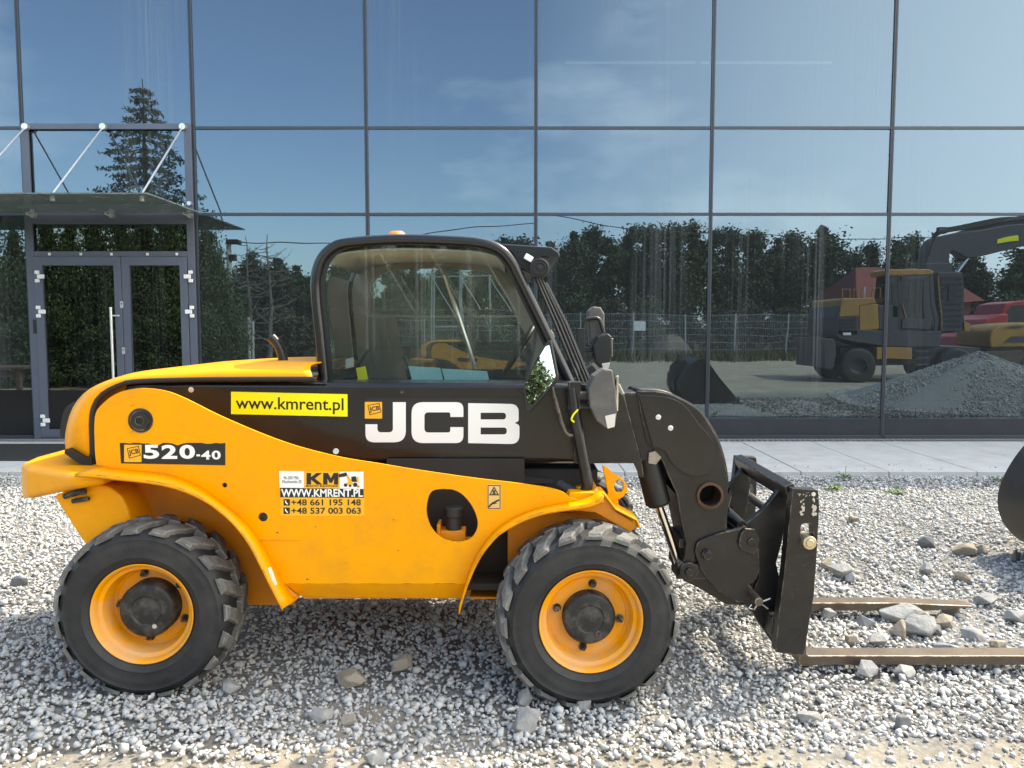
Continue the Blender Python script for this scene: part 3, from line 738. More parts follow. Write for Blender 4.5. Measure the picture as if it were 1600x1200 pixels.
# hydraulic filter in the egg-shaped opening
fx, fz = S(709, 836, YB+.1); _, fz1 = S(709, 797, YB+.1)
MB().lathez([(0, fz-.02), (.036, fz-.02), (.038, fz1-.03), (.045, fz1-.025), (.046, fz1+.012), (.038, fz1+.018), (0, fz1+.020)], (fx, YB+.1, 0), 28).build('filter_cap', PLB, T, smooth=True)
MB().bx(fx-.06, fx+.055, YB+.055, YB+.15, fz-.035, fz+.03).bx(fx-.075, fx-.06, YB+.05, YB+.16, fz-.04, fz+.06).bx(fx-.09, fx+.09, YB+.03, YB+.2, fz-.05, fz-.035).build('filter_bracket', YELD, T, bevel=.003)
for k in (-.05, .0, .045): MB().cyl((fx+k, YB+.046, fz-.02), (fx+k, YB+.06, fz-.02), .009, n=6).build('bracket_bolt', BLK2, T)
x0_, z0_ = S(403, 843, YB); x1_, _ = S(470, 843, YB)
MB().tube([(x0_, YB-.0005, z0_), ((x0_+x1_)/2, YB-.0015, z0_+.002), (x1_, YB-.0005, z0_)], .0035, 6).build('weld_seam', YEL, T, smooth=True)
for u, v in ((205, 905-230), (300, 690), (560, 760), (640, 790), (850, 775)):
    x, z = S(u, v, YB); MB().lathe([(.006, .001), (.006, -.002), (0, -.003)], (x, YB, z), 12).build('rivet', YEL, T, smooth=True)
# pivot pin of the boom
MB().lathe([(.055, .002), (.056, -.004), (.044, -.006), (.043, -.012), (.018, -.014), (.016, -.002), (0, -.002)], (px_, YB, pz_), 36).build('boom_pivot', BLK2, T, smooth=True)
for x, z, r_ in ((hx1, hz1_, .019), (hx2, hz2_, .010)):
    MB().lathe([(r_, .016), (r_, .004), (r_*.6, .003), (r_*.5, .010), (0, .010)], (x, YB, z), 20).build('hole_plug', BLKV, T, smooth=True)

# ---- wheel arches: flange, roof and inner plate
Lr = [(117, 741), (145, 742), (180, 746), (220, 750), (257, 756), (290, 766), (323, 782), (347, 800), (368, 820), (387, 845), (405, 878), (421, 911), (433, 934), (442, 951)]
Jr2 = Jr + [(453, 927), (464, 937)]
YLr, YLf = 3.35, 3.30
def strip3(A, Ya, B, Yb, n=24):
    def rs(pts, Y):
        P_ = [Vector((*S(u, v, Y), 0)) for u, v in sm2(pts, 5)]
        d = [0]
        for i in range(1, len(P_)): d.append(d[-1] + (P_[i]-P_[i-1]).length)
        out = []
        for k in range(n):
            t = d[-1]*k/(n-1); i = max(0, min(len(P_)-2, next((q for q in range(len(d)) if d[q] >= t), len(d)-1)-1))
            f = (t-d[i])/max(1e-9, d[i+1]-d[i]); p = P_[i].lerp(P_[i+1], min(1, f)); out.append(Vector((p.x, Y, p.y)))
        return out
    return rs(A, Ya), rs(B, Yb)
A, B = strip3(Jr2, YB+.004, Lr, YLr, 30)
fb = MB().strip(B, A); fb.strip([p + Vector((0, .004, -.012)) for p in B], B)
fo = fb.build('rear_mudguard', YEL, T, smooth=True, solid=.007, ang=50)
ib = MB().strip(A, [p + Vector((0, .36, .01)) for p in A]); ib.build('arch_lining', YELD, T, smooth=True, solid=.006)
Lf = [(717, 957), (723, 934), (734, 902), (746, 876), (757, 858), (778, 834), (800, 820), (820, 810), (850, 800), (880, 795), (915, 790), (936, 783), (943, 774)]
Jf2 = [(719, 945), (722, 934), (731, 900), (741, 875), (750, 859), (767, 836), (790, 816), (820, 801), (850, 792), (880, 786), (905, 783), (925, 776), (935, 768)]
A2, B2 = strip3(Jf2, YB+.004, Lf, YLf+.06, 30)
fb = MB().strip(A2, B2); fb.strip(B2, [p + Vector((0, .004, -.012)) for p in B2])
fb.build('front_mudguard', YEL, T, smooth=True, solid=.007, ang=50)
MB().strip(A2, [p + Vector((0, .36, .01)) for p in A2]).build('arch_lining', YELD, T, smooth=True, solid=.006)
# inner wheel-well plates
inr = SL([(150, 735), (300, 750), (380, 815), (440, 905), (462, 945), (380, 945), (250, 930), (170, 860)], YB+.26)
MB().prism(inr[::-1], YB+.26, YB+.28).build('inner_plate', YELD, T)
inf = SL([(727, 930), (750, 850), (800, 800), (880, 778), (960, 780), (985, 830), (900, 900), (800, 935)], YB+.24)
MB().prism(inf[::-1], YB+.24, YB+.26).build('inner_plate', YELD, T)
x, z = S(745, 930, YB+.1); MB().bx(x-.03, x+.12, YB+.06, YB+.25, z-.004, z+.006).build('step_bracket', YELD, T)
# ballast plate ahead of the rear wheel, leaning back
bl = SL(sm2([(84, 776), (118, 760), (150, 757), (172, 762), (190, 776), (200, 796), (206, 822)], 4) + [(200, 860), (150, 868), (131, 848)], 3.52)
MB().prism(bl[::-1], 3.52, 4.84).build('rear_bulkhead', YEL, T, bevel=.01)
x, z = S(128, 769, 3.5); MB().tube([(x-.08, 3.50, z-.02), (x-.02, 3.49, z), (x+.02, 3.50, z+.005)], .014, 8).tube([(x-.05, 3.51, z-.045), (x+.03, 3.50, z-.03)], .011, 8).build('dark_slot', BLK2, T, smooth=True)  # black tubes added to stand in for dark slot openings

# ---- counterweight
n0, n1, n2 = S(117, 741, 3.40), S(117, 761, 3.40), S(33, 782, 3.68)
r0, r1 = S(30, 724, 3.70), S(30, 776, 3.70)
zt_ = n0[1]
xf = S(165, 735, 3.44)[0]
def cw(y): return 2*4.18 - y
vs_ = []
plan = [(xf, 3.42), (n0[0], 3.40), (r0[0]+.10, 3.60), (r0[0]+.01, 3.70), (r0[0]-.03, 3.86), (r0[0]-.03, cw(3.86)), (r0[0]+.01, cw(3.70)), (r0[0]+.10, cw(3.60)), (n0[0], cw(3.40)), (xf, cw(3.42))]
bot = [n1[1], n1[1], S(70, 781, 3.6)[1], r1[1]-.02, r1[1]-.01, r1[1]-.01, r1[1]-.02, S(70, 781, 3.6)[1], n1[1], n1[1]]
m_ = len(plan); b = MB()
b.add([(x, y, z) for (x, y), z in zip(plan, bot)] + [(x, y, zt_) for x, y in plan],
      [tuple(range(m_)), tuple(range(2*m_-1, m_-1, -1))] + [(i, m_+i, m_+(i+1) % m_, (i+1) % m_) for i in range(m_)])
b.build('counterweight', YEL, T, bevel=.036, seg=5)
# ---- engine hood: rounded shell, black seal round its near edge
edge = [(140, 716), (140, 690), (139, 655), (143, 634), (154, 616), (178, 602), (206, 595), (300, 592), (400, 591), (489, 591)]
outer = [(109, 700), (107, 684), (111, 660), (121, 634), (140, 612), (172, 595), (222, 581), (300, 574), (400, 569), (489, 569)]
E_, O_ = strip3(edge, 3.64, outer, 3.80, 34)
M1 = [e*.55 + o*.45 + (o-e).normalized()*.0 for e, o in zip(E_, O_)]
M1 = [Vector((e.x*.42+o.x*.58, 3.685, e.z*.38+o.z*.62)) for e, o in zip(E_, O_)]
M2 = [Vector((e.x*.12+o.x*.88, 3.735, e.z*.12+o.z*.88)) for e, o in zip(E_, O_)]
rows = [E_, M1, M2, O_]
far = [[Vector((p.x, 2*4.22 - p.y, p.z)) for p in r_] for r_ in rows[::-1]]
rows += far; b = MB(); n_ = len(E_)
for r_ in rows: b.v += [tuple(p) for p in r_]
for i in range(len(rows)-1):
    for k in range(n_-1): b.f.append((i*n_+k, i*n_+k+1, (i+1)*n_+k+1, (i+1)*n_+k))
b.build('engine_hood', YEL, T, smooth=True, solid=.008, ang=70)
MB().tube([p + Vector((.012, .004, -.004)) for p in E_], .012, 8).build('hood_seal', SEAL, T, smooth=True)
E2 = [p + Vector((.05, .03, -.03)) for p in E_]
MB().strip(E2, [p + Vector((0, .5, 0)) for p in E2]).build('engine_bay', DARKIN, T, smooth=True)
hb = SL([(109, 700), (108, 706), (130, 722), (150, 726), (150, 712), (138, 712), (120, 704)], 3.66)
MB().prism(hb[::-1], 3.62, 4.6).build('hood_skirt', SEAL, T)
eb = SL(sm2([(132, 624), (116, 628), (103, 637), (96, 655), (93, 678), (96, 684)], 4) + [(130, 690)], 4.25)
MB().prism(eb[::-1], 4.25, 4.72).build('rear_lamp_housing', PLB, T, bevel=.02, seg=3)
# exhaust stack
ex = smooth_path([S3(446, 596, 4.15), S3(442, 560, 4.15), S3(435, 540, 4.15), S3(424, 527, 4.15)], 5)
MB().tube(ex, .026, 14, caps=False).tube(ex, .022, 14, caps=False).build('exhaust_pipe', BLK2, T, smooth=True)
x, z = S(470, 590, 4.1); MB().box((x, 4.1, z-.01), (.22, .2, .02), Matrix.Rotation(R(-6), 3, 'Y')).build('hood_grille', YEL, T, bevel=.004)

# ---- boom
bt = SL([(196, 597), (870, 599), (958, 604), (977, 615), (1005, 723), (560, 721), (300, 690), (180, 660)], YN0)
MB().prism(rp(bt, .0)[::-1], YN0, YN1).build('boom', BLK, T, bevel=.022, seg=5)
bp_ = SL([(600, 600), (880, 600), (880, 719), (560, 719)], YN0)
lt = SL([(966, 613), (1002, 613), (1030, 716), (995, 722)], YN0+.03)
MB().prism(lt[::-1], YN0+.03, YN1-.03).build('inner_boom', BLK2, T, bevel=.008)
sh = SL([(905, 600), (958, 605), (975, 618), (1003, 722), (1006, 746), (1000, 746), (990, 724), (896, 724)], YN0-.012)
MB().prism(sh[::-1], YN0-.012, YN0-.001).build('boom_end_plate', BLK2, T, bevel=.002)
MB().prism(SL([(572, 622), (819, 622), (819, 703), (572, 701)], YN0-.002)[::-1], YN0-.002, YN0-.0003).build('decal_film', BLKV, T)
for u, v, Y in ((299, 609, YN0), (525, 705, YB), (628, 612, YN0)):
    x, z = S(u, v, Y); small = (u == 628)
    MB().lathe([(.013 if not small else .008, .001), (.013 if not small else .008, -.004), (.006, -.005), (.005, -.002), (0, -.002)], (x, Y, z), 20).build('rivet', SLV if not small else BLK2, T, smooth=True)
# lift cylinder and hoses under the boom
MB().cyl(S3(470, 724, YN0+.1), S3(770, 738, YN0+.1), .045).cyl(S3(770, 738, YN0+.1), S3(880, 744, YN0+.1), .02).build('lift_cylinder', PLB, T, smooth=True)
x, z = S(806, 735, YN0+.02); MB().cyl((x, YN0+.0, z), (x, YN0+.2, z), .036, n=24).cyl((x, YN0-.012, z), (x, YN0+.0, z), .022, n=20).build('cylinder_pin', PLB, T, smooth=True, bevel=.004)
MB().cyl(S3(772, 734, YN0+.05), S3(782, 734, YN0+.05), .014, n=14).build('hose_ferrule', STEEL, T, smooth=True)
for k in range(3):
    MB().tube(smooth_path([S3(690, 735+5*k, YN0+.04+.02*k), S3(760, 738+5*k, YN0+.03), S3(840, 748+3*k, YN0+.04), S3(900, 752, YN0+.1)], 6), .009, 7).build('hydraulic_hose', SEAL, T, smooth=True)
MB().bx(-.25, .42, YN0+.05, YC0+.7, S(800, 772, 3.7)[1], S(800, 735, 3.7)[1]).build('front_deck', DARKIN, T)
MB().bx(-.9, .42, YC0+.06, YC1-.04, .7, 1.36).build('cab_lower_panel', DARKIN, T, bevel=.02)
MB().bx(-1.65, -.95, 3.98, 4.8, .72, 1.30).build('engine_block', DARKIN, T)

# ---- gooseneck boom head
gz_ = SL(sm2([(995, 611), (1035, 613), (1066, 625), (1094, 644), (1118, 680), (1131, 718), (1137, 752), (1138, 772)], 4) +
         [(1142, 762), (1143, 778), (1137, 800), (1133, 850), (1128, 862), (1086, 868), (1076, 905), (1066, 900), (1072, 850), (1063, 806), (1058, 772), (1047, 748), (1036, 722), (1022, 702), (1010, 690)], YN0+.02)
rx_, rz_ = S(1109, 774, YN0+.02)
MB().prism(gz_[::-1], YN0+.02, YN0+.045, holes=[circ(rx_, rz_, .052, 28)]).build('boom_head_plate', BLK2, T, bevel=.003)
MB().prism(gz_[::-1], YN1+.045, YN1+.07, holes=[circ(rx_, rz_, .052, 28)]).build('boom_head_plate', BLK2, T, bevel=.003)
topc = sm2([(995, 611), (1035, 613), (1066, 625), (1094, 644), (1118, 680), (1131, 718), (1136, 752), (1138, 800)], 4)
tp = [S3(u, v, YN0+.045) for u, v in topc]
MB().strip(tp, [p + Vector((0, .25, 0)) for p in tp]).build('boom_head_cover', BLK2, T, smooth=True, solid=.014, ang=60)
bk = [S3(u, v, YN0+.05) for u, v in ((1058, 772), (1063, 806), (1072, 850), (1072, 890))]
MB().strip(bk, [p + Vector((0, .24, 0)) for p in bk]).build('boom_head_web', BLK2, T, solid=.012)
MB().bx(S(1064, 800, 3.7)[0], S(1130, 800, 3.7)[0], YN0+.05, YN1+.04, S(1100, 858, 3.7)[1], S(1100, 845, 3.7)[1]).build('boom_head_web', BLK2, T)
dp = SL(sm2([(998, 617), (1033, 619), (1058, 626), (1076, 640), (1092, 662), (1108, 680), (1117, 698), (1118, 720), (1108, 737), (1088, 744), (1066, 737), (1048, 721), (1040, 706), (1020, 697)], 4), YN0+.008)
MB().prism(dp[::-1], YN0+.008, YN0+.019).build('cover_plate', BLK, T, bevel=.002)
for u, v in ((1029, 652), (1048, 669)):
    x, z = S(u, v, YN0); MB().lathe([(.013, .006), (.013, -.001), (.006, -.003), (.004, 0), (0, 0)], (x, YN0+.004, z), 20).build('rivet', SLV, T, smooth=True)
MB().lathe([(.066, .022), (.066, -.012), (.053, -.014), (.052, .30), (.066, .30)], (rx_, YN0+.02, rz_), 36).build('pivot_bush', mat('rust_edge', (.10, .05, .03), .7, .3, .4, 30), T, smooth=True, ang=30)
MB().cyl((rx_, YN0+.16, rz_), (rx_, YN0+.17, rz_), .052, n=28).build('pivot_bush_web', DARKIN, T)
# tilt cylinder
c0, c1, c2 = S3(1008, 706, YN0+.09), S3(1028, 786, YN0+.09), S3(1061, 882, YN0+.09)
MB().cyl(c0, c1, .062, n=32).cyl(c1, c1 + (c1-c0).normalized()*.012, .052, n=32).build('tilt_cylinder', PLB, T, smooth=True, bevel=.004)
MB().cyl(c1, c2, .021, n=24).build('cylinder_rod', CHROME, T, smooth=True)
x, z = S(1020, 714, YN0+.02); MB().add([*[(x+a, YN0+.01+d, z+c) for d in (0, .03) for a, c in ((-.022, -.03), (.015, -.035), (.04, .0), (.01, .03), (-.02, .02))]], [(0,1,2,3,4), (9,8,7,6,5), (0,5,6,1), (1,6,7,2), (2,7,8,3), (3,8,9,4), (4,9,5,0)]).build('mud_clod', ROCKT, T)
x, z = S(1071, 886, YN0+.07); MB().cyl((x, YN0-.005, z), (x, YN0+.2, z), .046, n=24).cyl((x, YN0-.02, z), (x, YN0-.004, z), .022, n=6).bx(x-.05, x+.09, YN0+.02, YN0+.17, z-.045, z+.03).build('tilt_link', BLK2, T, bevel=.004)

# ---- front of chassis: lamp bracket plate with a hole, step
fbk = SL([(941, 727), (950, 731), (957, 739), (970, 746), (979, 756), (981, 768), (973, 777), (966, 781), (967, 793), (994, 812), (1000, 826), (984, 819), (958, 806), (938, 796), (950, 770)], YB+.16)
hx_, hz_ = S(967, 760, YB+.16)
MB().prism(fbk[::-1], YB+.16, YB+.176, holes=[circ(hx_, hz_, .023, 20, .030)]).build('tie_down_plate', YEL, T, bevel=.003)
fbt = [S3(u, v, YB+.02) for u, v in ((938, 776), (944, 772), (950, 780), (962, 796), (995, 813), (999, 824))]
MB().strip(fbt, [p + Vector((0, .16, 0)) for p in fbt]).build('front_apron', YEL, T, smooth=True, solid=.008)
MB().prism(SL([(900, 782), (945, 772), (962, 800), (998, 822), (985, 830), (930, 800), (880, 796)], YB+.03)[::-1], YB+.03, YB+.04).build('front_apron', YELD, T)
MB().prism(SL([(890, 770), (944, 770), (944, 786), (880, 790)], YB+.02)[::-1], YB+.02, YB+.16).build('mudguard_block', YEL, T, bevel=.006)

# ---- handrail, mirrors and lamps at the near front corner
hr = smooth_path([S3(893, 606, 3.56), S3(899, 650, 3.55), S3(908, 700, 3.54), S3(916, 745, 3.53), S3(917, 762, 3.53), S3(908, 774, 3.54), S3(890, 770, 3.58)], 5)
MB().tube(hr, .0265, 14).build('guard_bar', BLK2, T, smooth=True)
MB().cyl(S3(898, 772, 3.56), S3(872, 756, 3.60), .032, n=20).build('bar_socket', PLB, T, smooth=True, bevel=.004)
MB().tube(smooth_path([S3(862, 604, 3.55), S3(872, 640, 3.54), S3(882, 672, 3.54), S3(890, 680, 3.54), S3(903, 677, 3.55), S3(904, 664, 3.55)], 4), .009, 8).build('mirror_arm', BLK2, T, smooth=True)
MB().bx(S(888, 600, 3.56)[0], S(907, 600, 3.56)[0], 3.54, 3.60, S(900, 640, 3.56)[1], S(900, 596, 3.56)[1]).build('lamp_bracket', BLK2, T, bevel=.005)
MB().cyl(S3(903, 619, 3.56), S3(922, 619, 3.56), .022, n=18).cyl(S3(900, 636, 3.56), S3(924, 636, 3.56), .012, n=12).build('lamp_stalk', PLB, T, smooth=True)
def headlamp(pts, Y, w, lens, mt_):
    P_ = SL(pts, Y); o = MB().prism(rp(P_[::-1], .012), Y, Y+w).build('headlamp', mt_, T, bevel=.036, seg=5)
    L_ = SL(lens, Y); x = max(p[0] for p in P_)
    MB().prism(rp(L_[::-1], .004), Y-.004, Y+w*.9).build('indicator_lens', mat('clear_lens', (.62, .60, .55), .2, 0, coat=.5), o, bevel=.006)
    z0, z1 = min(p[1] for p in P_)+.08, max(p[1] for p in P_)-.03
    MB().prism(rp([(x-.006, z0), (x+.006, z0), (x+.006, z1), (x-.006, z1)], .005), Y+.015, Y+w-.015).build('lamp_glass', CHROME, o, bevel=.003)
headlamp([(919, 608), (928, 588), (944, 577), (957, 578), (962, 604), (965, 640), (961, 668), (948, 670), (932, 658), (922, 636)], 3.50, .15, [(945, 650), (962, 646), (960, 667), (949, 670)], GRYP)
headlamp([(926, 540), (934, 526), (950, 521), (956, 526), (957, 552), (952, 572), (940, 577), (930, 566)], 4.75, .15, [(940, 568), (953, 566), (951, 575), (942, 577)], PLB)
MB().prism(rp(SL([(918, 486), (926, 479), (938, 480), (944, 490), (944, 512), (938, 540), (921, 540)], 4.9)[::-1], .015), 4.88, 5.0).build('far_mirror', GRYP, T, bevel=.02, seg=3)
MB().tube(smooth_path([S3(911, 520, 4.85), S3(914, 502, 4.85), S3(922, 498, 4.85), S3(936, 499, 4.85), S3(943, 520, 4.85)], 4), .013, 8).build('far_mirror_arm', PLB, T, smooth=True)
MB().bx(S(905, 0, 4.8)[0], S(917, 0, 4.8)[0], 4.76, 4.84, S(0, 560, 4.8)[1], S(0, 513, 4.8)[1]).bx(S(895, 0, 4.8)[0], S(930, 0, 4.8)[0], 4.77, 4.83, S(0, 560, 4.8)[1], S(0, 554, 4.8)[1]).bx(S(914, 0, 4.8)[0], S(930, 0, 4.8)[0], 4.78, 4.82, S(0, 550, 4.8)[1], S(0, 543, 4.8)[1]).build('far_lamp_bracket', PLB, T, bevel=.003)
MB().prism(SL([(905, 598), (912, 575), (925, 568), (934, 580), (930, 600)], 4.6)[::-1], 4.5, 4.8).build('far_lamp_base', PLB, T, bevel=.01)
MB().tube([S3(124+834, 596, YN0+.1), S3(966, 603, YN0+.05), S3(973, 618, YN0+.0)], .012, 8).build('boom_hose', GRYP, T, smooth=True)
MB().tube(smooth_path([S3(903, 640, 3.53), S3(896, 648, 3.52), S3(893, 656, 3.52), S3(899, 660, 3.53)], 4), .0045, 6).build('lamp_cable', YLV, T, smooth=True)
# kite-shaped mirror
mp_ = [S(u, v, 3.50) for u, v in ((816, 606), (836, 563), (853, 534), (860, 531), (872, 586), (871, 594), (829, 643), (823, 641))]
mc = Vector((sum(p[0] for p in mp_)/8, 3.50, sum(p[1] for p in mp_)/8))
rotm = Matrix.Rotation(R(-14), 3, 'Z') @ Matrix.Rotation(R(-4.5), 3, 'X')
def mirr_part(y0, y1, k):
    b = MB().prism(rp([(mc.x + (p[0]-mc.x)*k, mc.z + (p[1]-mc.z)*k) for p in mp_], .006)[::-1], y0, y1)
    b.v = [tuple(mc + rotm @ (Vector(p) - mc)) for p in b.v]; return b
mo_ = mirr_part(3.502, 3.53, 1.0).build('side_mirror', PLB, T, bevel=.006)
mirr_part(3.4985, 3.5015, .86).build('mirror_glass', MIRR, mo_)

# ---- cab
loop = [(512, 640), (506, 592), (499, 520), (493, 460), (494, 430), (503, 404), (520, 387), (545, 379), (620, 374), (700, 376), (752, 380), (782, 391), (801, 412), (816, 442), (850, 512), (888, 592), (900, 618)]
lp = [S3(u, v, YC0) for u, v in sm2(loop, 5)]
farp = [Vector((p.x, YC1, p.z)) for p in lp]
MB().tube(lp, .027, 14).build('cab_frame', SHEEN, T, smooth=True)
MB().tube(farp, .027, 14).build('cab_frame', SHEEN, T, smooth=True)
cx_ = sum(p.x for p in lp)/len(lp); cz_ = sum(p.z for p in lp)/len(lp)
ins = lambda k, kz=None: [(cx_+(p.x-cx_)*k, cz_+(p.z-cz_)*(kz or k)) for p in lp]
# inner gasket frame near and far, then panes
for Y, nm in ((YC0+.012, 'window_seal'), (YC1-.012, 'window_seal')):
    o1, i1 = ins(.965), ins(.915)
    MB().prism(o1[::-1], Y-.008, Y+.008, holes=[i1]).build(nm, SEAL, T)
MB().prism(ins(.93)[::-1], YC0+.014, YC0+.018).build('side_window', CABGL, T)
MB().prism(ins(.93)[::-1], YC1-.018, YC1-.014).build('side_window', CABGL, T)
# far door: heavier trim with a smaller rounded opening
op = ins(.80, .80)
MB().prism(ins(.97)[::-1], YC1-.06, YC1-.03, holes=[[(x+.02, z-.03) for x, z in op]]).build('door_trim', CABGREY, T)
roof = [p for p in lp if p.z > 2.06]
ra = [p + Vector((0, .02, .012)) for p in roof]
MB().strip(ra, [p + Vector((0, YC1-YC0-.04, 0)) for p in ra]).build('roof', SHEEN, T, smooth=True, solid=.01)
rb_ = [p + Vector((0, .04, -.045)) for p in roof]
MB().strip(rb_, [p + Vector((0, YC1-YC0-.08, 0)) for p in rb_]).build('headliner', LINER, T, smooth=True, solid=.01)
q = [p for p in lp if p.x < -.98 and p.z > 1.45 and p.z < 1.98]
MB().strip(q, [p + Vector((0, YC1-YC0, 0)) for p in q]).build('rear_window', CABGL, T, smooth=True)
q = [p for p in lp if p.x > .06 and p.z < 2.0]
MB().strip(q, [p + Vector((0, YC1-YC0, 0)) for p in q]).build('windscreen', CABGL, T, smooth=True)
rp_ = S3(508, 590, YC0); MB().bx(rp_.x-.02, rp_.x+.02, YC0+.03, YC1-.03, 1.36, 1.44).build('rear_sill', BLK, T)
vis = SL([(772, 380), (862, 386), (874, 394), (876, 401), (868, 404), (846, 402), (832, 428), (812, 420), (800, 396)], YC0+.03)
MB().prism(vis[::-1], YC0+.03, YC1-.03).build('roof_visor', SHEEN, T, bevel=.008)
wl = S3(843, 419, YC0-.01)
MB().lathe([(.0, .05), (.048, .05), (.052, .0), (.050, -.018), (.042, -.022), (.040, -.014), (.034, -.014), (.033, -.020), (.026, -.020), (.024, -.012), (.012, -.014), (.010, -.020), (0, -.021)], wl, 36).build('work_lamp', PLB, T, smooth=True, ang=30)
MB().box(S3(826, 403, YC0-.005), (.045, .02, .03), Matrix.Rotation(R(30), 3, 'Y')).build('lamp_clip', WHT, T, bevel=.004)
for k, (du, Y) in enumerate(((9, YC0+.05), (15, YC0+.10), (21, YC0+.16), (26, YC0+.22))):
    MB().tube([S3(826+du, 430+4*k, Y), S3(858+du, 505, Y), S3(896+du, 598, Y)], .0075 if k != 3 else .012, 8).build('windscreen_cable', SEAL if k < 3 else SHEEN, T, smooth=True)
bc = S3(620, 374, YC0+.35)
MB().lathez([(.060, 0), (.060, .012), (.054, .015), (.050, .030), (.036, .043), (0, .048)], (bc.x, bc.y, bc.z-.0), 24).build('beacon', ORG, T, smooth=True)
MB().lathez([(.07, -.03), (.07, 0.004), (0, .006)], (bc.x, bc.y, bc.z), 24).build('beacon_base', PLB, T, smooth=True)
# interior: seat, steering, console, floor
sx = S(600, 500, 4.45)[0]
MB().box((sx+.02, 4.45, 1.50), (.13, .46, .56), Matrix.Rotation(R(-10), 3, 'Y')).build('seat_back', SEATM, T, bevel=.05, seg=4)
MB().box((sx+.27, 4.45, 1.24), (.46, .46, .13)).build('seat_cushion', SEATM, T, bevel=.04, seg=4)
st = S3(812, 545, 4.45)
tor = MB(); N_ = 40
rr_ = Matrix.Rotation(R(-58), 3, 'Y'); pth = [st + rr_ @ Vector((.17*math.cos(2*math.pi*k/N_), .17*math.sin(2*math.pi*k/N_), 0)) for k in range(N_+1)]
tor.tube(pth, .014, 10); 
for a in (0, 2.1, 4.2): tor.tube([st, st + rr_ @ Vector((.17*math.cos(a), .17*math.sin(a), 0))], .010, 6)
tor.build('steering_wheel', PLB, T, smooth=True)
MB().tube([st, st + Vector((.12, 0, -.12)), st + Vector((.20, 0, -.4))], .035, 12).build('steering_column', CABGREY, T, smooth=True)
MB().prism(SL([(838, 512), (848, 506), (862, 520), (868, 600), (820, 600)], 4.5)[::-1], 4.2, 4.8).build('dashboard', CABGREY, T, bevel=.02)
MB().bx(-.75, .2, 4.78, 4.84, 1.30, 1.42).build('door_sill', BLK, T)
MB().tube([S3(556, 575, 4.25), S3(575, 545, 4.25)], .012, 8).tube([S3(640, 575, 4.2), S3(631, 556, 4.2)], .010, 8).build('control_lever', PLB, T, smooth=True)
MB().cyl(S3(695, 430, 4.86), S3(745, 582, 4.86), .014, n=12).build('door_grab_rail', STEEL, T, smooth=True)
lab = MB().prism(SL([(540, 561), (553, 558), (553, 573), (540, 576)], YC0+.03)[::-1], YC0+.03, YC0+.031).build('paper_label', mat('grey_label', (.5, .5, .48), .7), T)
# things lying in the cab on the window ledge
def card(pts, Y, label, m, name, cat, group=None, tilt=0):
    P_ = SL(pts, Y); return setp(MB().prism(P_[::-1], Y, Y+.004).build(name, m), label, cat, group)
card([(638, 572), (688, 575), (693, 598), (645, 598)], YC0+.10, 'left of the two pale blue folders on the cab ledge', CYAN, 'folder', 'folder', 'blue folders in the cab')
card([(690, 576), (761, 580), (765, 598), (696, 598)], YC0+.09, 'right of the two pale blue folders, handwritten, on the cab ledge', CYAN, 'folder', 'folder', 'blue folders in the cab')
card([(556, 575), (571, 572), (576, 597), (560, 597)], YC0+.07, 'bright yellow card standing in the rear corner of the cab window', YLV, 'yellow_card', 'card')
MB().bx(-.95, .2, YC0+.03, YC0+.16, S(600, 606, 4.05)[1], S(600, 598.5, 4.05)[1]).build('window_ledge', BLK, T)

# ---- fork carriage
Yk0, Yk1 = 3.56, 4.53
nu = SL([(1239, 764), (1278, 766), (1280, 790), (1276, 870), (1272, 927), (1256, 1024), (1212, 1019), (1217, 960), (1226, 890), (1233, 815)], Yk0)
slot = rp(SL([(1251, 818), (1271, 818), (1271, 856), (1251, 856)], Yk0), .022)
MB().prism(rp(nu, .006)[::-1], Yk0, Yk0+.06, holes=[slot]).build('carriage_upright', BLK2, T, bevel=.004)
du = Yk1-.06
fu = [(p[0]+.0, p[1]) for p in nu]
slot2 = [(p[0], p[1]) for p in slot]
MB().prism(rp(fu, .006)[::-1], du, du+.06, holes=[slot2]).build('carriage_upright', BLK2, T, bevel=.004)
xb, zb_ = S(1243, 778, Yk0)
MB().box((xb+.005, (Yk0+Yk1)/2, zb_+.01), (.05, Yk1-Yk0-.124, .085), Matrix.Rotation(R(-20), 3, 'Y')).build('carriage_crossbar', BLK2, T, bevel=.006)
x2, z2 = S(1225, 995, Yk0); MB().box((x2-.02, (Yk0+Yk1)/2, z2+.02), (.035, Yk1-Yk0-.124, .10)).build('carriage_crossbar', BLK2, T, bevel=.005)
x3, z3 = S(1262, 846, Yk0); MB().cyl((x3-.005, Yk0+.07, z3+.02), (x3-.005, Yk1-.03, z3+.02), .024, n=20).build('fork_shaft', STEEL, T, smooth=True)
MB().cyl((x3, Yk0-.03, z3), (x3, Yk0+.07, z3), .032, n=28).cyl((x3, Yk0-.036, z3), (x3, Yk0-.028, z3), .022, n=6).build('shaft_bolt', BRASS, T, smooth=True, bevel=.004)
for u, v in ((1271, 772),):
    x, z = S(u, v, Yk0); MB().cyl((x, Yk0-.003, z), (x, Yk0+.004, z), .010, n=16).build('bolt_spot', SLV, T)
RUSTL = mat('rust_run', (.10, .05, .022), .8)
sc_p = mat('scraped_paint', (.52, .46, .40), .7, .2, .3, 40)
rq = random.Random(5)
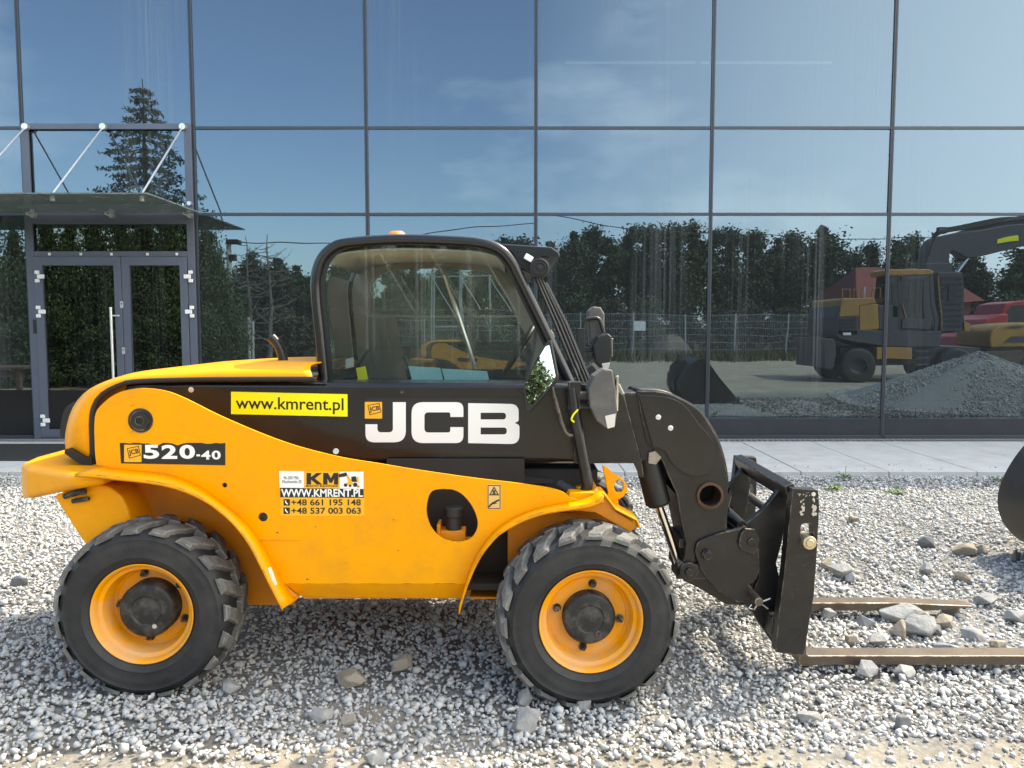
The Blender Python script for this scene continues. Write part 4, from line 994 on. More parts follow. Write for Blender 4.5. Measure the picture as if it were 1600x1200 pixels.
for k in range(34):
    if k < 20: u, v, a, b_ = rq.choice((rq.gauss(1254, 2.2), rq.gauss(1271, 2.0))), rq.uniform(780, 804), rq.uniform(2, 5.5), rq.uniform(3, 10)
    else: u, v, a, b_ = rq.uniform(1246, 1277), rq.uniform(769, 782), rq.uniform(1, 2.6), rq.uniform(1, 3)
    x, z = S(u, v, Yk0); m_1 = mpx(Yk0)*.5
    P_ = [(x + m_1*a*rq.uniform(.5, 1.2)*math.cos(t), z + m_1*b_*rq.uniform(.5, 1.2)*math.sin(t)) for t in [6.283*i/11 for i in range(11)]]
    MB().prism(P_, Yk0-.0008-.00002*k, Yk0+.001).build('bare_metal_patch', sc_p, T)
SCR = mat('scratch_metal', (.085, .072, .06), .5, .4, .3, 40)
rs_ = random.Random(12)
for k in range(15):
    u, v = rs_.uniform(1228, 1268), rs_.uniform(865, 1005); L_ = rs_.uniform(4, 26); a = rs_.uniform(-.9, .9) + (1.57 if k % 4 == 0 else 0)
    if k % 3 == 0: a = rs_.uniform(1.2, 1.9)
    p0, p1 = S3(u, v, Yk0-.0006), S3(min(1270, max(1226, u+L_*math.cos(a))), v+L_*math.sin(a), Yk0-.0006); d_ = (p1-p0).normalized(); q_ = Vector((-d_.z, 0, d_.x))*rs_.uniform(.0005, .0011)
    MB().add([p0-q_, p1-q_*.3, p1+q_*.3, p0+q_], [(0, 1, 2, 3)]).build('scratch', SCR if k % 3 else RUSTL, T)
# mid webs (hooks) of the carriage and the quick-hitch side plates
hk = SL(sm2([(1217, 764), (1204, 782), (1188, 800), (1164, 820), (1152, 838)], 4) + [(1155, 860), (1184, 870), (1186, 900), (1178, 922), (1150, 938), (1172, 950), (1188, 978), (1212, 1012), (1222, 985), (1224, 930), (1213, 880), (1222, 848), (1230, 800), (1230, 772)], 3.74)
for Y in (3.74, 4.33):
    MB().prism(hk[::-1], Y, Y+.04).build('carriage_hook', BLK2, T, bevel=.004)
lk = SL(sm2([(1086, 862), (1090, 848), (1102, 841), (1125, 833), (1150, 828), (1164, 822)], 4) + [(1180, 835), (1186, 858), (1187, 890), (1183, 905), (1170, 915), (1175, 932), (1160, 942), (1142, 937), (1120, 922), (1104, 905), (1092, 882)], 3.68)
for Y in (3.68, 4.12):
    MB().prism(lk[::-1], Y, Y+.03).build('hitch_plate', BLK2, T, bevel=.004)
lk2 = SL([(1072, 880), (1090, 870), (1110, 905), (1145, 936), (1165, 946), (1135, 945), (1090, 918), (1068, 908)], 3.72)
MB().prism(lk2[::-1], 3.72, 4.10).build('hitch_body', BLK2, T, bevel=.006)
for u, v, r_, n_ in ((1104, 866, .026, 24), (1172, 845, .026, 8)):
    x, z = S(u, v, 3.68); MB().cyl((x, 3.665, z), (x, 4.14, z), r_, n=n_ if n_ > 8 else 24).cyl((x, 3.652, z), (x, 3.668, z), r_*.8, n=n_).build('hitch_pin', BLK2, T, bevel=.003)
lg = SL([(1158, 834), (1164, 826), (1180, 827), (1187, 840), (1185, 860), (1176, 868), (1160, 862), (1154, 850)], 3.66)
MB().prism(lg[::-1], 3.662, 3.681).build('pin_keeper', BLK2, T, bevel=.004)
MB().cyl(S3(1133, 796, 4.05), S3(1160, 822, 3.72), .026, n=20).lathe([(.036, -.02), (.036, .02)], S3(1133, 796, 4.05), 20).build('hitch_shaft', BLK2, T, smooth=True)
x, z = S(1180, 934, 3.66); MB().cyl((x, 3.60, z), (x, 4.14, z), .021, n=18).build('lower_pin', RUST, T, smooth=True, bevel=.003)
MB().tube([(x-.03, 3.62, z-.02), (x-.045, 3.615, z-.035), (x-.02, 3.61, z-.04), (x, 3.615, z-.01), (x+.06, 3.62, z+.01)], .004, 6).tube([(x, 3.615, z), (x+.05, 3.62, z-.04)], .004, 6).build('lynch_pin', STEEL, T, smooth=True)
# forks
def fork(Y, xe, xr=None):
    x0, z0 = S(1259, 1030, Yk0); zb = .035; w_ = .10; th = .048; b = MB()
    pr = [(x0, zb), (xe-.25, zb), (xe, zb+.020), (xe, zb+.030), (xe-.45, zb+th), (x0+.045, zb+th), (x0+.035, zb+th+.01), (x0+.03, zb+.46), (x0-.012, zb+.47)]
    b.prism(pr, Y, Y+w_); return b.build('fork', RUST, T, bevel=.005)
fork(3.64, 2.92)
fork(4.36, S(1506, 938, 4.45)[0])

# ---- stickers and lettering
# J C B
def cv(pts, k=3.3333, ou=400, ov=560): return [((p[0]/k+ou), (p[1]/k+ov), *([p[2]] if len(p) > 2 else [])) for p in pts]
def letter(pts, holes=(), r=.0, Y=YN0-.0034):
    def m(L): return rp([(*S(p[0], p[1], Y), (p[2]*mpx(Y)/3.333 if len(p) > 2 else 0)) for p in cv(L)], 0, 6)
    P_ = m(pts); return MB().prism(P_, Y, Y+.0012, holes=[m(h) for h in holes]).build('lettering', WHT, DEC)
DEC = MB().prism(SL([(574, 624), (817, 624), (817, 700), (574, 699)], YN0-.003)[::-1], YN0-.0022, YN0-.0021).build('maker_decal', BLKV, T)
letter([(713, 228), (780, 228), (780, 437, 62), (570, 437, 62), (570, 343), (632, 343), (632, 385, 22), (713, 385, 22)])
letter([(1080, 305), (1080, 228, 60), (810, 228, 60), (810, 441, 60), (1080, 441, 60), (1080, 358), (1012, 358), (1012, 386, 22), (877, 386, 22), (877, 281, 22), (1012, 281, 22), (1012, 305)])
letter([(1105, 233), (1368, 238, 50), (1368, 328, 26), (1344, 336, 4), (1372, 346, 26), (1372, 447, 52), (1105, 441)], [[(1170, 283), (1302, 283, 17), (1302, 318, 17), (1170, 318)], [(1170, 360), (1306, 360, 17), (1306, 396, 17), (1170, 396)]])
def logo(u0, v0, u1, v1, Y, par):
    o = sticker('logo_square', [(u0, v1), (u1, v1), (u1, v0), (u0, v0)], Y, YLW, par)
    w_, h_ = u1-u0, v1-v0
    a = [(u0+w_*.16, v0+h_*.20), (u0+w_*.84, v0+h_*.06), (u0+w_*.96, v0+h_*.62), (u0+w_*.28, v0+h_*.80)]
    ax = SL(a, Y-.0006); cx, cz = sum(p[0] for p in ax)/4, sum(p[1] for p in ax)/4
    MB().prism(ax[::-1], Y-.0006, Y, holes=[[(cx+(p[0]-cx)*.88, cz+(p[1]-cz)*.86) for p in ax]]).build('logo_frame', BLKV, o)
    text('JCB', (u0+w_*.26, v0+h_*.26, u0+w_*.86, v0+h_*.62), Y-.0008, BLKV, o, bold=.03, rot=R(10))
logo(570, 628, 597, 654, YN0-.0036, DEC)
s1 = sticker('rental_sticker', [(361, 647), (543, 651), (543, 616), (361, 612)], YN0-.0015, YLV, T)
text('www.kmrent.pl', (368, 621, 537, 646), YN0-.0022, BLKV, s1, bold=.012, rot=R(-.9))
ra_ = random.Random(4); top_ = [(352 - 165*i/22, 692 + ra_.choice((0, 0, 1, 1.5, 4 if 3 < i < 19 else 1))) for i in range(23)]
s2_ = sticker('model_sticker', [(189, 724), (352, 727)] + top_, YB-.0012, BLKV, T)
logo(194, 695, 221, 722, YB-.0024, s2_)
for ch, u0, u1 in (('5', 224, 249), ('2', 252, 277), ('0', 280, 305)): text(ch, (u0, 695, u1, 717), YB-.0022, WHT, s2_, bold=.035)
for ch, u0, u1 in (('4', 314, 329), ('0', 330.5, 345)): text(ch, (u0, 704, u1, 718), YB-.0022, WHT, s2_, bold=.03)
sticker('lettering', [(307, 713), (312.5, 713), (312.5, 710), (307, 710)], YB-.0022, WHT, s2_)
s3_ = sticker('dealer_sticker', [(437, 762), (568, 764), (568, 737), (436, 736)], YB-.0012, WHT, T)
sticker('web_band', [(438, 777), (568, 778), (568, 764), (438, 762)], YB-.0014, BLKV, s3_)
sticker('phone_panel', [(438, 806), (569, 806), (569, 778), (438, 777)], YB-.0012, YLW, s3_)
sticker('name_panel', [(475, 763), (531, 763), (531, 736), (475, 736)], YB-.0018, YLW, s3_)
for L_ in ([(479, 739), (486, 739), (486, 745.5), (494.5, 739), (503, 739), (492, 747.6), (503.5, 757), (495, 757), (486, 749.5), (486, 757), (479, 757)],
           [(505, 739), (512.5, 739), (517, 747.5), (521.5, 739), (528.5, 739), (528.5, 757), (522, 757), (522, 748), (518.6, 754.5), (515.2, 754.5), (511.6, 748), (511.6, 757), (505, 757)]):
    MB().prism(SL(L_, YB-.0026), YB-.0026, YB-.0014).build('lettering', BLKV, s3_)
text('MASZYNY BUDOWLANE', (478, 757.5, 528, 761), YB-.0026, BLKV, s3_, bold=.02)
text('96-300 Mill..', (443, 744, 468, 749), YB-.0022, BLKV, s3_)
text('Mlochowska 20', (441, 750, 471, 755), YB-.0022, BLKV, s3_)
text('WWW.KMRENT.PL', (439, 764, 567, 776.5), YB-.0022, WHT, s3_, bold=.025)
text('+48 661 195 148', (455, 780, 564, 790), YB-.002, BLKV, s3_, bold=.02)
text('+48 537 003 063', (455, 793, 564, 803), YB-.002, BLKV, s3_, bold=.02)
for v in (785, 798):
    ic = MB().prism(rp(SL([(443, v+5), (453, v+5), (453, v-5), (443, v-5)], YB-.002), .004), YB-.002, YB-.001).build('phone_icon', BLKV, s3_)
    MB().tube([S3(446, v-3, YB-.0024), S3(446.5, v, YB-.0024), S3(449.5, v+3, YB-.0024)], .0028, 6).build('phone_icon', WHT, s3_)
# small picture of a backhoe loader printed on the dealer sticker
MB().prism(SL([(529, 746), (529, 741), (541, 738), (543, 743), (538, 745)], YB-.002)[::-1], YB-.002, YB-.001).prism(SL([(549, 753), (549, 745), (556, 744), (558, 753)], YB-.002)[::-1], YB-.002, YB-.001).build('printed_loader', BLKV, s3_)
MB().prism(SL([(541, 744), (543, 742), (550, 752), (552, 757), (541, 758), (544, 752)], YB-.0022)[::-1], YB-.0022, YB-.001).prism(SL([(557, 746), (560, 744), (561, 754), (558, 754)], YB-.0022)[::-1], YB-.0022, YB-.001).build('printed_loader', YLW, s3_)
for u, v, r_ in ((540, 758, .008), (555, 757.5, .010), (547, 759, .006)):
    x, z = S(u, v, YB-.0024); MB().prism(circ(x, z, r_, 14), YB-.0024, YB-.001).build('printed_loader', BLKV, s3_)
s4_ = sticker('warning_sticker', [(761, 796), (783, 796), (783, 757), (761, 757)], YB-.0012, mat('pale_warning', (.72, .46, .16), .5), T)
fr = SL([(762, 795), (782, 795), (782, 758), (762, 758)], YB-.0018); c_ = (sum(p[0] for p in fr)/4, sum(p[1] for p in fr)/4)
MB().prism(fr, YB-.0018, YB-.001, holes=[[(c_[0]+(p[0]-c_[0])*.88, c_[1]+(p[1]-c_[1])*.94) for p in fr]]).build('warning_frame', BLKV, s4_)
tri_ = SL([(764, 774), (780, 774), (772, 760)], YB-.002); c_ = (sum(p[0] for p in tri_)/3, sum(p[1] for p in tri_)/3)
MB().prism(tri_, YB-.002, YB-.001, holes=[[(c_[0]+(p[0]-c_[0])*.66, c_[1]+(p[1]-c_[1])*.66) for p in tri_]]).build('warning_triangle', BLKV, s4_)
MB().tube([S3(770, 766, YB-.0025), S3(774, 772, YB-.0025)], .0025, 5).tube([S3(774, 766, YB-.0025), S3(770, 772, YB-.0025)], .0025, 5).build('warning_symbol', BLKV, s4_)
MB().tube([S3(764, 792, YB-.0025), S3(770, 786, YB-.0025), S3(780, 781, YB-.0025)], .0035, 5).tube([S3(766, 788, YB-.0025), S3(776, 786, YB-.0025)], .002, 5).build('warning_symbol', BLKV, s4_)
w0 = Vector((*S(417, 889, 3.37), 0)); ws = [S3(418, 888, 3.372), S3(423, 886, 3.372), S3(433, 913, 3.372), S3(428, 916, 3.372)]
MB().add(ws + [p + Vector((0, .004, 0)) for p in ws], [(3, 2, 1, 0), (4, 5, 6, 7), (0, 1, 5, 4), (1, 2, 6, 5), (2, 3, 7, 6), (3, 0, 4, 7)]).build('serial_label', WHT, T)
# far-side model sticker, seen in the glass
s5 = MB().bx(-1.28, -.83, YBF+.0005, YBF+.002, .98, 1.075).build('model_sticker', BLKV, T)
# chips in the paint
for u, v, a in ((62, 735, 5), (92, 716, 8), (98, 738, 3), (75, 727, 3), (480, 905, 4), (433, 832, 4), (493, 823, 3), (615, 812, 3), (205, 634, 2), (209, 633, 2), (622, 860, 3), (540, 880, 2)):
    Y = YB if u > 150 else (3.545 if v > 730 else 3.6)
    if u < 150: continue
    x, z = S(u, v, Y); MB().prism([(x+a*mpx(Y)*random.uniform(.3, .6)*math.cos(t), z+a*mpx(Y)*random.uniform(.2, .4)*math.sin(t)) for t in [6.283*i/7 for i in range(7)]], Y-.0008, Y+.001).build('paint_chip', BLK2, T)
# ================================================================ THE YARD OPPOSITE, seen in the glass
def RY(Ya): return 2*DF - Ya              # mirror depth -> true place on the camera's side
def M3(u, v, Ya):
    x, z = S(u, v, Ya); return Vector((x, RY(Ya), z))
BARK = mat('bark', (.09, .07, .055), .95, 0, .3, 9, .4, 25)
BARKG = mat('dead_wood', (.17, .155, .14), .95, 0, .3, 9, .3, 25)
LF1 = island(mat('dark_leaves', (.042, .068, .026), .8), .5)
LF2 = island(mat('mid_leaves', (.055, .088, .030), .8), .5)
LF3 = island(mat('spruce_needles', (.034, .060, .030), .8), .5)
LF4 = island(mat('olive_leaves', (.066, .075, .036), .8), .5)
def quads(name, cen, nrm_jit, size, m, asp=.6):
    N = len(cen); a = rng.normal(size=(N, 3)); a /= np.linalg.norm(a, axis=1)[:, None]
    b = rng.normal(size=(N, 3)); b -= a*(a*b).sum(1)[:, None]; b /= np.linalg.norm(b, axis=1)[:, None]
    s = (size*rng.uniform(.6, 1.3, N))[:, None]
    V = np.stack([cen - a*s, cen - b*s*asp, cen + a*s, cen + b*s*asp], 1).reshape(-1, 3)
    me = bpy.data.meshes.new(name); me.vertices.add(4*N); me.vertices.foreach_set('co', V.ravel())
    me.loops.add(4*N); me.loops.foreach_set('vertex_index', np.arange(4*N, dtype=np.int32))
    me.polygons.add(N); me.polygons.foreach_set('loop_start', np.arange(0, 4*N, 4, dtype=np.int32)); me.update(calc_edges=True)
    me.materials.append(m); return me
def mk(name, me, parent):
    o = bpy.data.objects.new(name, me); C.objects.link(o); o.parent = parent; return o
def broad_tree(h, rad, seed, m, nl=9000, leaf=.105, low=.10):
    r_ = random.Random(seed); b = MB(); top = Vector((r_.uniform(-.2, .2), r_.uniform(-.2, .2), h*.8))
    b.tube([(0, 0, -.05), (0, 0, h*.25), top*.7, top], [h*.022, h*.017, h*.011, h*.004], 8)
    cl = []
    for k in range(16):
        a = r_.uniform(0, 6.28); t = r_.uniform(low, .95); z = h*t
        prof = min(1, (t-low*.5)*4)*(1.06-t)**(.75 if seed % 2 else .95)*1.25
        q = rad*prof*r_.uniform(.4, 1)
        p = Vector((q*math.cos(a), q*math.sin(a), z + r_.uniform(0, .3)))
        b.tube([(0, 0, max(.2, z-h*.18)), p*.6 + Vector((0, 0, z*.36)), p], [h*.008, h*.005, h*.002], 5)
        cl.append((p, rad*r_.uniform(.26, .46)))
    for k in range(8): cl.append((Vector((r_.uniform(-.15, .15)*rad, r_.uniform(-.15, .15)*rad, h*(.45 + .075*k))), rad*(.55 - .063*k)))
    cen = []
    per = nl//len(cl)
    for p, cr_ in cl:
        d = np.clip(rng.normal(size=(per, 3))*.52, -1.3, 1.3)*cr_
        d[:, 2] *= .85; cen.append(d + np.array(p))
    cen = np.concatenate(cen); cen[:, 2] = np.maximum(cen[:, 2], .1)
    return b, quads('crown', cen, 0, leaf, m)
def spruce(h, rad, seed, nl=9000):
    r_ = random.Random(seed); b = MB().tube([(0, 0, -.05), (0, 0, h*.5), (0, 0, h)], [h*.018, h*.011, .012], 8); cen = []
    n = int(h*3.6)
    for k in range(n):
        t = .06 + .93*k/n; z = h*t; L = rad*(1-t)**.85*r_.uniform(.65, 1.1) + .12
        for j in range(8):
            a = k*2.4 + j*.785 + r_.uniform(-.3, .3); d = Vector((math.cos(a), math.sin(a), 0)); e = Vector((0, 0, z)) + d*L + Vector((0, 0, -L*.22))
            mid = Vector((0, 0, z)) + d*L*.6 + Vector((0, 0, -L*.22))
            b.tube([(0, 0, z), mid, e], [.02, .012, .004], 4, caps=False)
            mN = max(4, int(nl/(n*8)*L/(rad*.5))); s = np.sqrt(rng.random(mN)); 
            pp = np.array([0, 0, z])[None] + s[:, None]*np.array(e - Vector((0, 0, z)))[None] + rng.normal(size=(mN, 3))*np.array([.075, .075, .028])*(.5+L*.35)
            pp[:, 2] -= np.abs(rng.normal(size=mN))*.07*(.4+L*.4); cen.append(pp)
    return b, quads('crown', np.concatenate(cen), 0, .085, LF3, .3)
PROT = {}
def plant(kind, x, y, sx, sz, label, cat, group, rz=None, name=None):
    """first use builds the kind, later uses copy the thing and its parts"""
    if kind not in PROT:
        b, me = {'oak0': lambda: broad_tree(8, 2.1, 1, LF1), 'oak1': lambda: broad_tree(8, 1.7, 2, LF1), 'oak2': lambda: broad_tree(8, 1.5, 3, LF2, low=.12),
                 'oak3': lambda: broad_tree(8, 2.4, 4, LF1, low=.10), 'bush0': lambda: broad_tree(3, 1.7, 5, LF2, 3800, .085, .03), 'bush1': lambda: broad_tree(3, 1.6, 6, LF4, 3800, .085, .03),
                 'hedge': lambda: broad_tree(4, 1.6, 8, LF2, 13000, .052, .02), 'spruce': lambda: spruce(9.4, 3.3, 9, 24000)}[kind]()
        tm = bpy.data.meshes.new('trunk'); tm.from_pydata([tuple(v) for v in b.v], [], b.f); tm.materials.append(BARK); PROT[kind] = (tm, me)
    ro = empty(name or 'tree', (x, y, 0), label, cat, group); ro.scale = (sx, sx, sz); ro.rotation_euler = (0, 0, random.uniform(0, 6.28) if rz is None else rz)
    mk('trunk' if cat != 'shrub' else 'stem', PROT[kind][0], ro); mk('crown' if cat != 'shrub' else 'foliage', PROT[kind][1], ro); return ro
# the wood beyond the mesh fence
tops = [(560, 400), (600, 415), (645, 405), (690, 395), (735, 385), (780, 362), (815, 366), (850, 378), (885, 364), (918, 360), (950, 374), (980, 356), (1012, 360), (1045, 356), (1080, 351), (1112, 362), (1145, 364), (1178, 370), (1212, 378), (1245, 368), (1285, 358), (1330, 398), (1362, 384), (1400, 378), (1428, 372), (1475, 420), (1530, 416), (1575, 432), (1625, 395), (1680, 400), (1730, 380)]
rt = random.Random(3)
for k, (u, v) in enumerate(tops):
    Ya = 50 + rt.uniform(-2.5, 6); p = M3(u, v, Ya); kd = 'oak%d' % rt.choice((0, 1, 1, 2, 3))
    plant(kd, p.x, p.y, p.z/8*rt.uniform(.85, 1.1), p.z/8, 'dark leafy tree in the wood beyond the mesh fence', 'tree', 'trees of the wood beyond the fence')
for k in range(16):
    u = 540 + 75*k; p = M3(u, 405 + rt.uniform(-14, 14), 60 + rt.uniform(0, 6))
    plant('oak%d' % (k % 4), p.x, p.y, p.z/8*1.3, p.z/8, 'dark leafy tree deep in the wood beyond the fence', 'tree', 'trees deeper in the wood')
for k in range(20):
    p = M3(560 + 56*k, 500, 46.5 + rt.uniform(0, 1.5))
    plant('bush%d' % (k % 2), p.x, p.y, rt.uniform(.95, 1.25), rt.uniform(.75, 1.1), 'bush at the edge of the wood beyond the fence', 'shrub', 'bushes at the wood edge', name='bush')
for k in range(14):      # the wood and the hedge line go on to both sides
    p = M3(1790 + 62*k, 385 + rt.uniform(-14, 18), 50 + rt.uniform(-2, 6)); plant('oak%d' % (k % 4), p.x, p.y, p.z/8, p.z/8, 'dark leafy tree in the wood far to the right of the yard', 'tree', 'trees at the right end of the wood')
for k in range(12):
    p = M3(-130 - 75*k, 360 + rt.uniform(-25, 20), 25 + rt.uniform(-1, 4)); plant('oak%d' % (k % 4), p.x, p.y, p.z/8*1.5, p.z/8, 'dark leafy tree at the left end of the yard', 'tree', 'trees at the left end of the yard')
# left: hedge, spruce, dead tree, olive green trees
p = M3(224, 122, 25.5); plant('spruce', p.x, p.y, p.z/9.4, p.z/9.4, 'tall dark spruce tree above the hedge opposite the door', 'tree', None, name='spruce_tree')
hd = [(-60, 360, 22.6), (-10, 372, 22.2), (25, 366, 22.8), (70, 350, 22.6), (112, 352, 22.3), (150, 345, 22.9), (190, 350, 22.4), (228, 356, 22.8), (262, 350, 22.4), (296, 352, 23), (326, 364, 23.4), (346, 400, 23.6)]
for u, v, Ya in hd:
    p = M3(u, v, Ya); plant('hedge', p.x, p.y, rt.uniform(.6, .78), p.z/4.0, 'dense green hedge shrub opposite the door', 'shrub', 'hedge shrubs opposite the door', name='hedge_shrub')
for u, v, Ya in ((20, 520, 21.6), (90, 520, 21.8), (160, 522, 21.6), (230, 525, 21.8), (290, 530, 22.2), (330, 540, 23)):
    p = M3(u, v, Ya); plant('bush0', p.x, p.y, .55, p.z/3.0, 'low green bush in front of the hedge opposite the door', 'shrub', 'low bushes before the hedge', name='bush')
for u, v, Ya in ((365, 420, 36), (400, 392, 38), (432, 400, 37), (462, 412, 36), (486, 430, 35), (515, 440, 36)):
    p = M3(u, v, Ya); plant('oak%d' % rt.choice((0, 3)), p.x, p.y, p.z/8*1.25, p.z/8, 'rounded dark tree behind the dead tree opposite', 'tree', 'trees behind the dead tree')
for u, v, Ya in ((360, 505, 31), (390, 500, 31.5), (420, 490, 31.5), (450, 500, 31), (480, 505, 31), (515, 510, 31), (548, 515, 31)):
    p = M3(u, v, Ya); plant('bush1', p.x, p.y, rt.uniform(.8, 1.0), p.z/3.0, 'olive green bush round the dead tree opposite', 'shrub', 'olive bushes', name='bush')
def dead_tree(u, v, Ya, seed, label):
    p = M3(u, v, Ya); h = p.z; r_ = random.Random(seed); ro = empty('dead_tree', (p.x, p.y, 0), label, 'tree'); tr = MB(); tw = MB()
    base = Vector((p.x, p.y, 0)); tr.tube([base, base + Vector((.1, 0, h*.5)), base + Vector((0, 0, h))], [.11, .07, .012], 7)
    for k in range(46):
        z = h*r_.uniform(.18, .96); a = r_.uniform(0, 6.28); L = (h*.42)*(1 - z/h*.75)*r_.uniform(.5, 1.1); s0 = base + Vector((.05, 0, z))
        e = s0 + Vector((math.cos(a)*L, math.sin(a)*L, L*r_.uniform(-.1, .7))); m1 = s0.lerp(e, .5) + Vector((0, 0, -.08*L))
        tw.tube([s0, m1, e], [.024, .015, .005], 4, caps=False)
        for j in range(4):
            q = m1.lerp(e, r_.random()); tw.tube([q, q + Vector((r_.uniform(-.5, .5), r_.uniform(-.5, .5), r_.uniform(-.1, .5)))*L*.5], [.010, .003], 3, caps=False)
    tr.build('trunk', BARKG, ro); tw.build('branches', BARKG, ro)
dead_tree(385, 366, 30, 3, 'leafless grey tree left of the lamp post opposite')
dead_tree(418, 362, 29.5, 8, 'taller leafless tree with wide low branches opposite')
# lamp post, marker posts, cables
GALV = mat('galvanised_steel', (.46, .47, .47), .5, .6, .15, 8)
p = M3(360, 376, 27); ro = empty('lamp_post', (p.x, p.y, 0), 'tall concrete lamp post beside the hedge opposite', 'lamp post')
PCON = mat('weathered_concrete', (.42, .41, .38), .9, 0, .15, 5)
MB().tube([(p.x, p.y, -.1), (p.x, p.y, p.z)], [.11, .075], 10).build('post', PCON, ro, smooth=True)
MB().box((p.x+.15, p.y, p.z), (.42, .3, .14)).box((p.x+.12, p.y, p.z-.5), (.2, .2, .22)).build('lamp_head', PLB, ro, bevel=.03)
for k, (u, v) in enumerate(((388, 492), (394.5, 499))):
    q = M3(u, v, 26.5 + .3*k); o = MB().tube([(q.x, q.y, -.1), (q.x, q.y, q.z)], .06, 10).build('marker_post', PCON)
    setp(o, 'pale concrete marker post, the %s of two by the bushes opposite' % ('taller' if k == 0 else 'shorter'), 'post')
wp = [M3(360, 376, 27), M3(620, 374, 38)]; 
def cable(pts, label):
    o = MB().tube(smooth_path(pts, 8), .022, 5).build('power_cable', SEAL); setp(o, label, 'cable')
px2 = Vector((33, -19, 6.9)); px3 = Vector((-11, -24, 8.2))
cable([M3(360, 376, 27) + Vector((0, 0, .02)), M3(440, 377, 31), M3(575, 377, 36), M3(640, 360, 37.5), M3(800, 341, 39), M3(880, 343, 40), M3(970, 358, 41.2), M3(1110, 366, 42), M3(1280, 375, 43), M3(1470, 372, 45), px2], 'black overhead cable running past the wood opposite')
o = MB().tube([(px2.x, px2.y, -.2), (px2.x, px2.y, px2.z+.4)], [.15, .10], 10).build('utility_pole', BARKG); setp(o, 'wooden utility pole at the far end of the cable', 'pole')
# mesh fence
fy = RY(42.0); fz = S(1000, 492, 42.0)[1]
fe = empty('mesh_fence', (4, fy, 0), 'grey welded mesh fence with steel posts before the wood', 'fence')
xs_ = [S(u, 500, 42.0)[0] for u in range(575, 1700, 82)]
for k, x in enumerate(xs_):
    MB().bx(x-.035, x+.035, fy-.03, fy+.03, -.1, fz+.04).build('post', GALV, fe)
    if k < len(xs_)-1:
        b = MB(); x1 = xs_[k+1]
        for j in range(7): zz_ = .06 + (fz-.1)*j/6; b.bx(x+.04, x1-.04, fy-.006, fy+.006, zz_-.008, zz_+.008)
        n_ = 34
        for j in range(1, n_): xx = x + (x1-x)*j/n_; b.bx(xx-.0045, xx+.0045, fy-.004, fy+.004, .04, fz)
        q_ = b.build('mesh_panel', GALV, fe)
q = M3(995, 511, 41.6); o = MB().box((q.x, q.y, q.z), (.66, .02, .42)).build('blank_sign', WHT); setp(o, 'blank white board fixed to the mesh fence', 'sign')
def mound(name, c, r_, h, m, label, cat, seed=0, sx=1.0, kind=None, nn=40, pk=True):
    rr2 = random.Random(seed); b = MB(); rings = 12
    vs_ = [(c[0], c[1], h)]; fs_ = []
    for i in range(1, rings+1):
        t = i/rings
        for k in range(nn):
            a = 6.2832*k/nn; w_ = 1 + .10*math.sin(3*a+seed) + .06*math.sin(5*a+2*seed)
            z = h*((1 - t)**1.15 if pk else (1 - t*t)**1.2)*(1 + rr2.uniform(-.05, .05)) if i < rings else -.05
            vs_.append((c[0] + r_*t*w_*math.cos(a)*sx, c[1] + r_*t*w_*math.sin(a), z))
    for k in range(nn): fs_.append((0, 1+k, 1+(k+1) % nn))
    for i in range(rings-1):
        for k in range(nn):
            a, b2 = 1+i*nn+k, 1+i*nn+(k+1) % nn; fs_.append((a, a+nn, b2+nn, b2))
    b.add(vs_, fs_); o = b.build(name, m, smooth=True); setp(o, label, cat, kind=kind); return o, vs_
q = M3(1045, 545, 44.5); mound('earth_mound', (q.x, q.y), 1.35, 1.15, mat('dry_earth', (.16, .135, .105), .95, 0, .2, 3, .5, 12), 'heap of dry earth behind the mesh fence', 'mound', 2, pk=False)
# grass before and behind the fence
GR = island(mat('dry_grass', (.085, .082, .032), .85), .55)
N = 16000; x = rng.uniform(-16, 30, N); y = rng.uniform(-24.5, -13.2, N); keep = rng.random(N) < np.clip((-13.0 - y)/2.5, .05, 1); x, y = x[keep], y[keep]; n_ = len(x)
hh = rng.uniform(.15, .55, n_); dx = rng.normal(0, .08, n_); wv = rng.uniform(.02, .05, n_); an = rng.uniform(0, 3.14, n_)
V = np.stack([np.stack([x - wv*np.cos(an), y - wv*np.sin(an), np.full(n_, -.05)], 1), np.stack([x + wv*np.cos(an), y + wv*np.sin(an), np.full(n_, -.05)], 1), np.stack([x + dx, y + dx*.5, hh], 1)], 1).reshape(-1, 3)
me = bpy.data.meshes.new('grass'); me.vertices.add(len(V)); me.vertices.foreach_set('co', V.ravel()); me.loops.add(len(V)); me.loops.foreach_set('vertex_index', np.arange(len(V), dtype=np.int32))
me.polygons.add(n_); me.polygons.foreach_set('loop_start', np.arange(0, len(V), 3, dtype=np.int32)); me.update(calc_edges=True); me.materials.append(GR)
o = bpy.data.objects.new('grass', me); C.objects.link(o); setp(o, 'dry yellow green grass along the mesh fence', 'grass', kind='stuff')

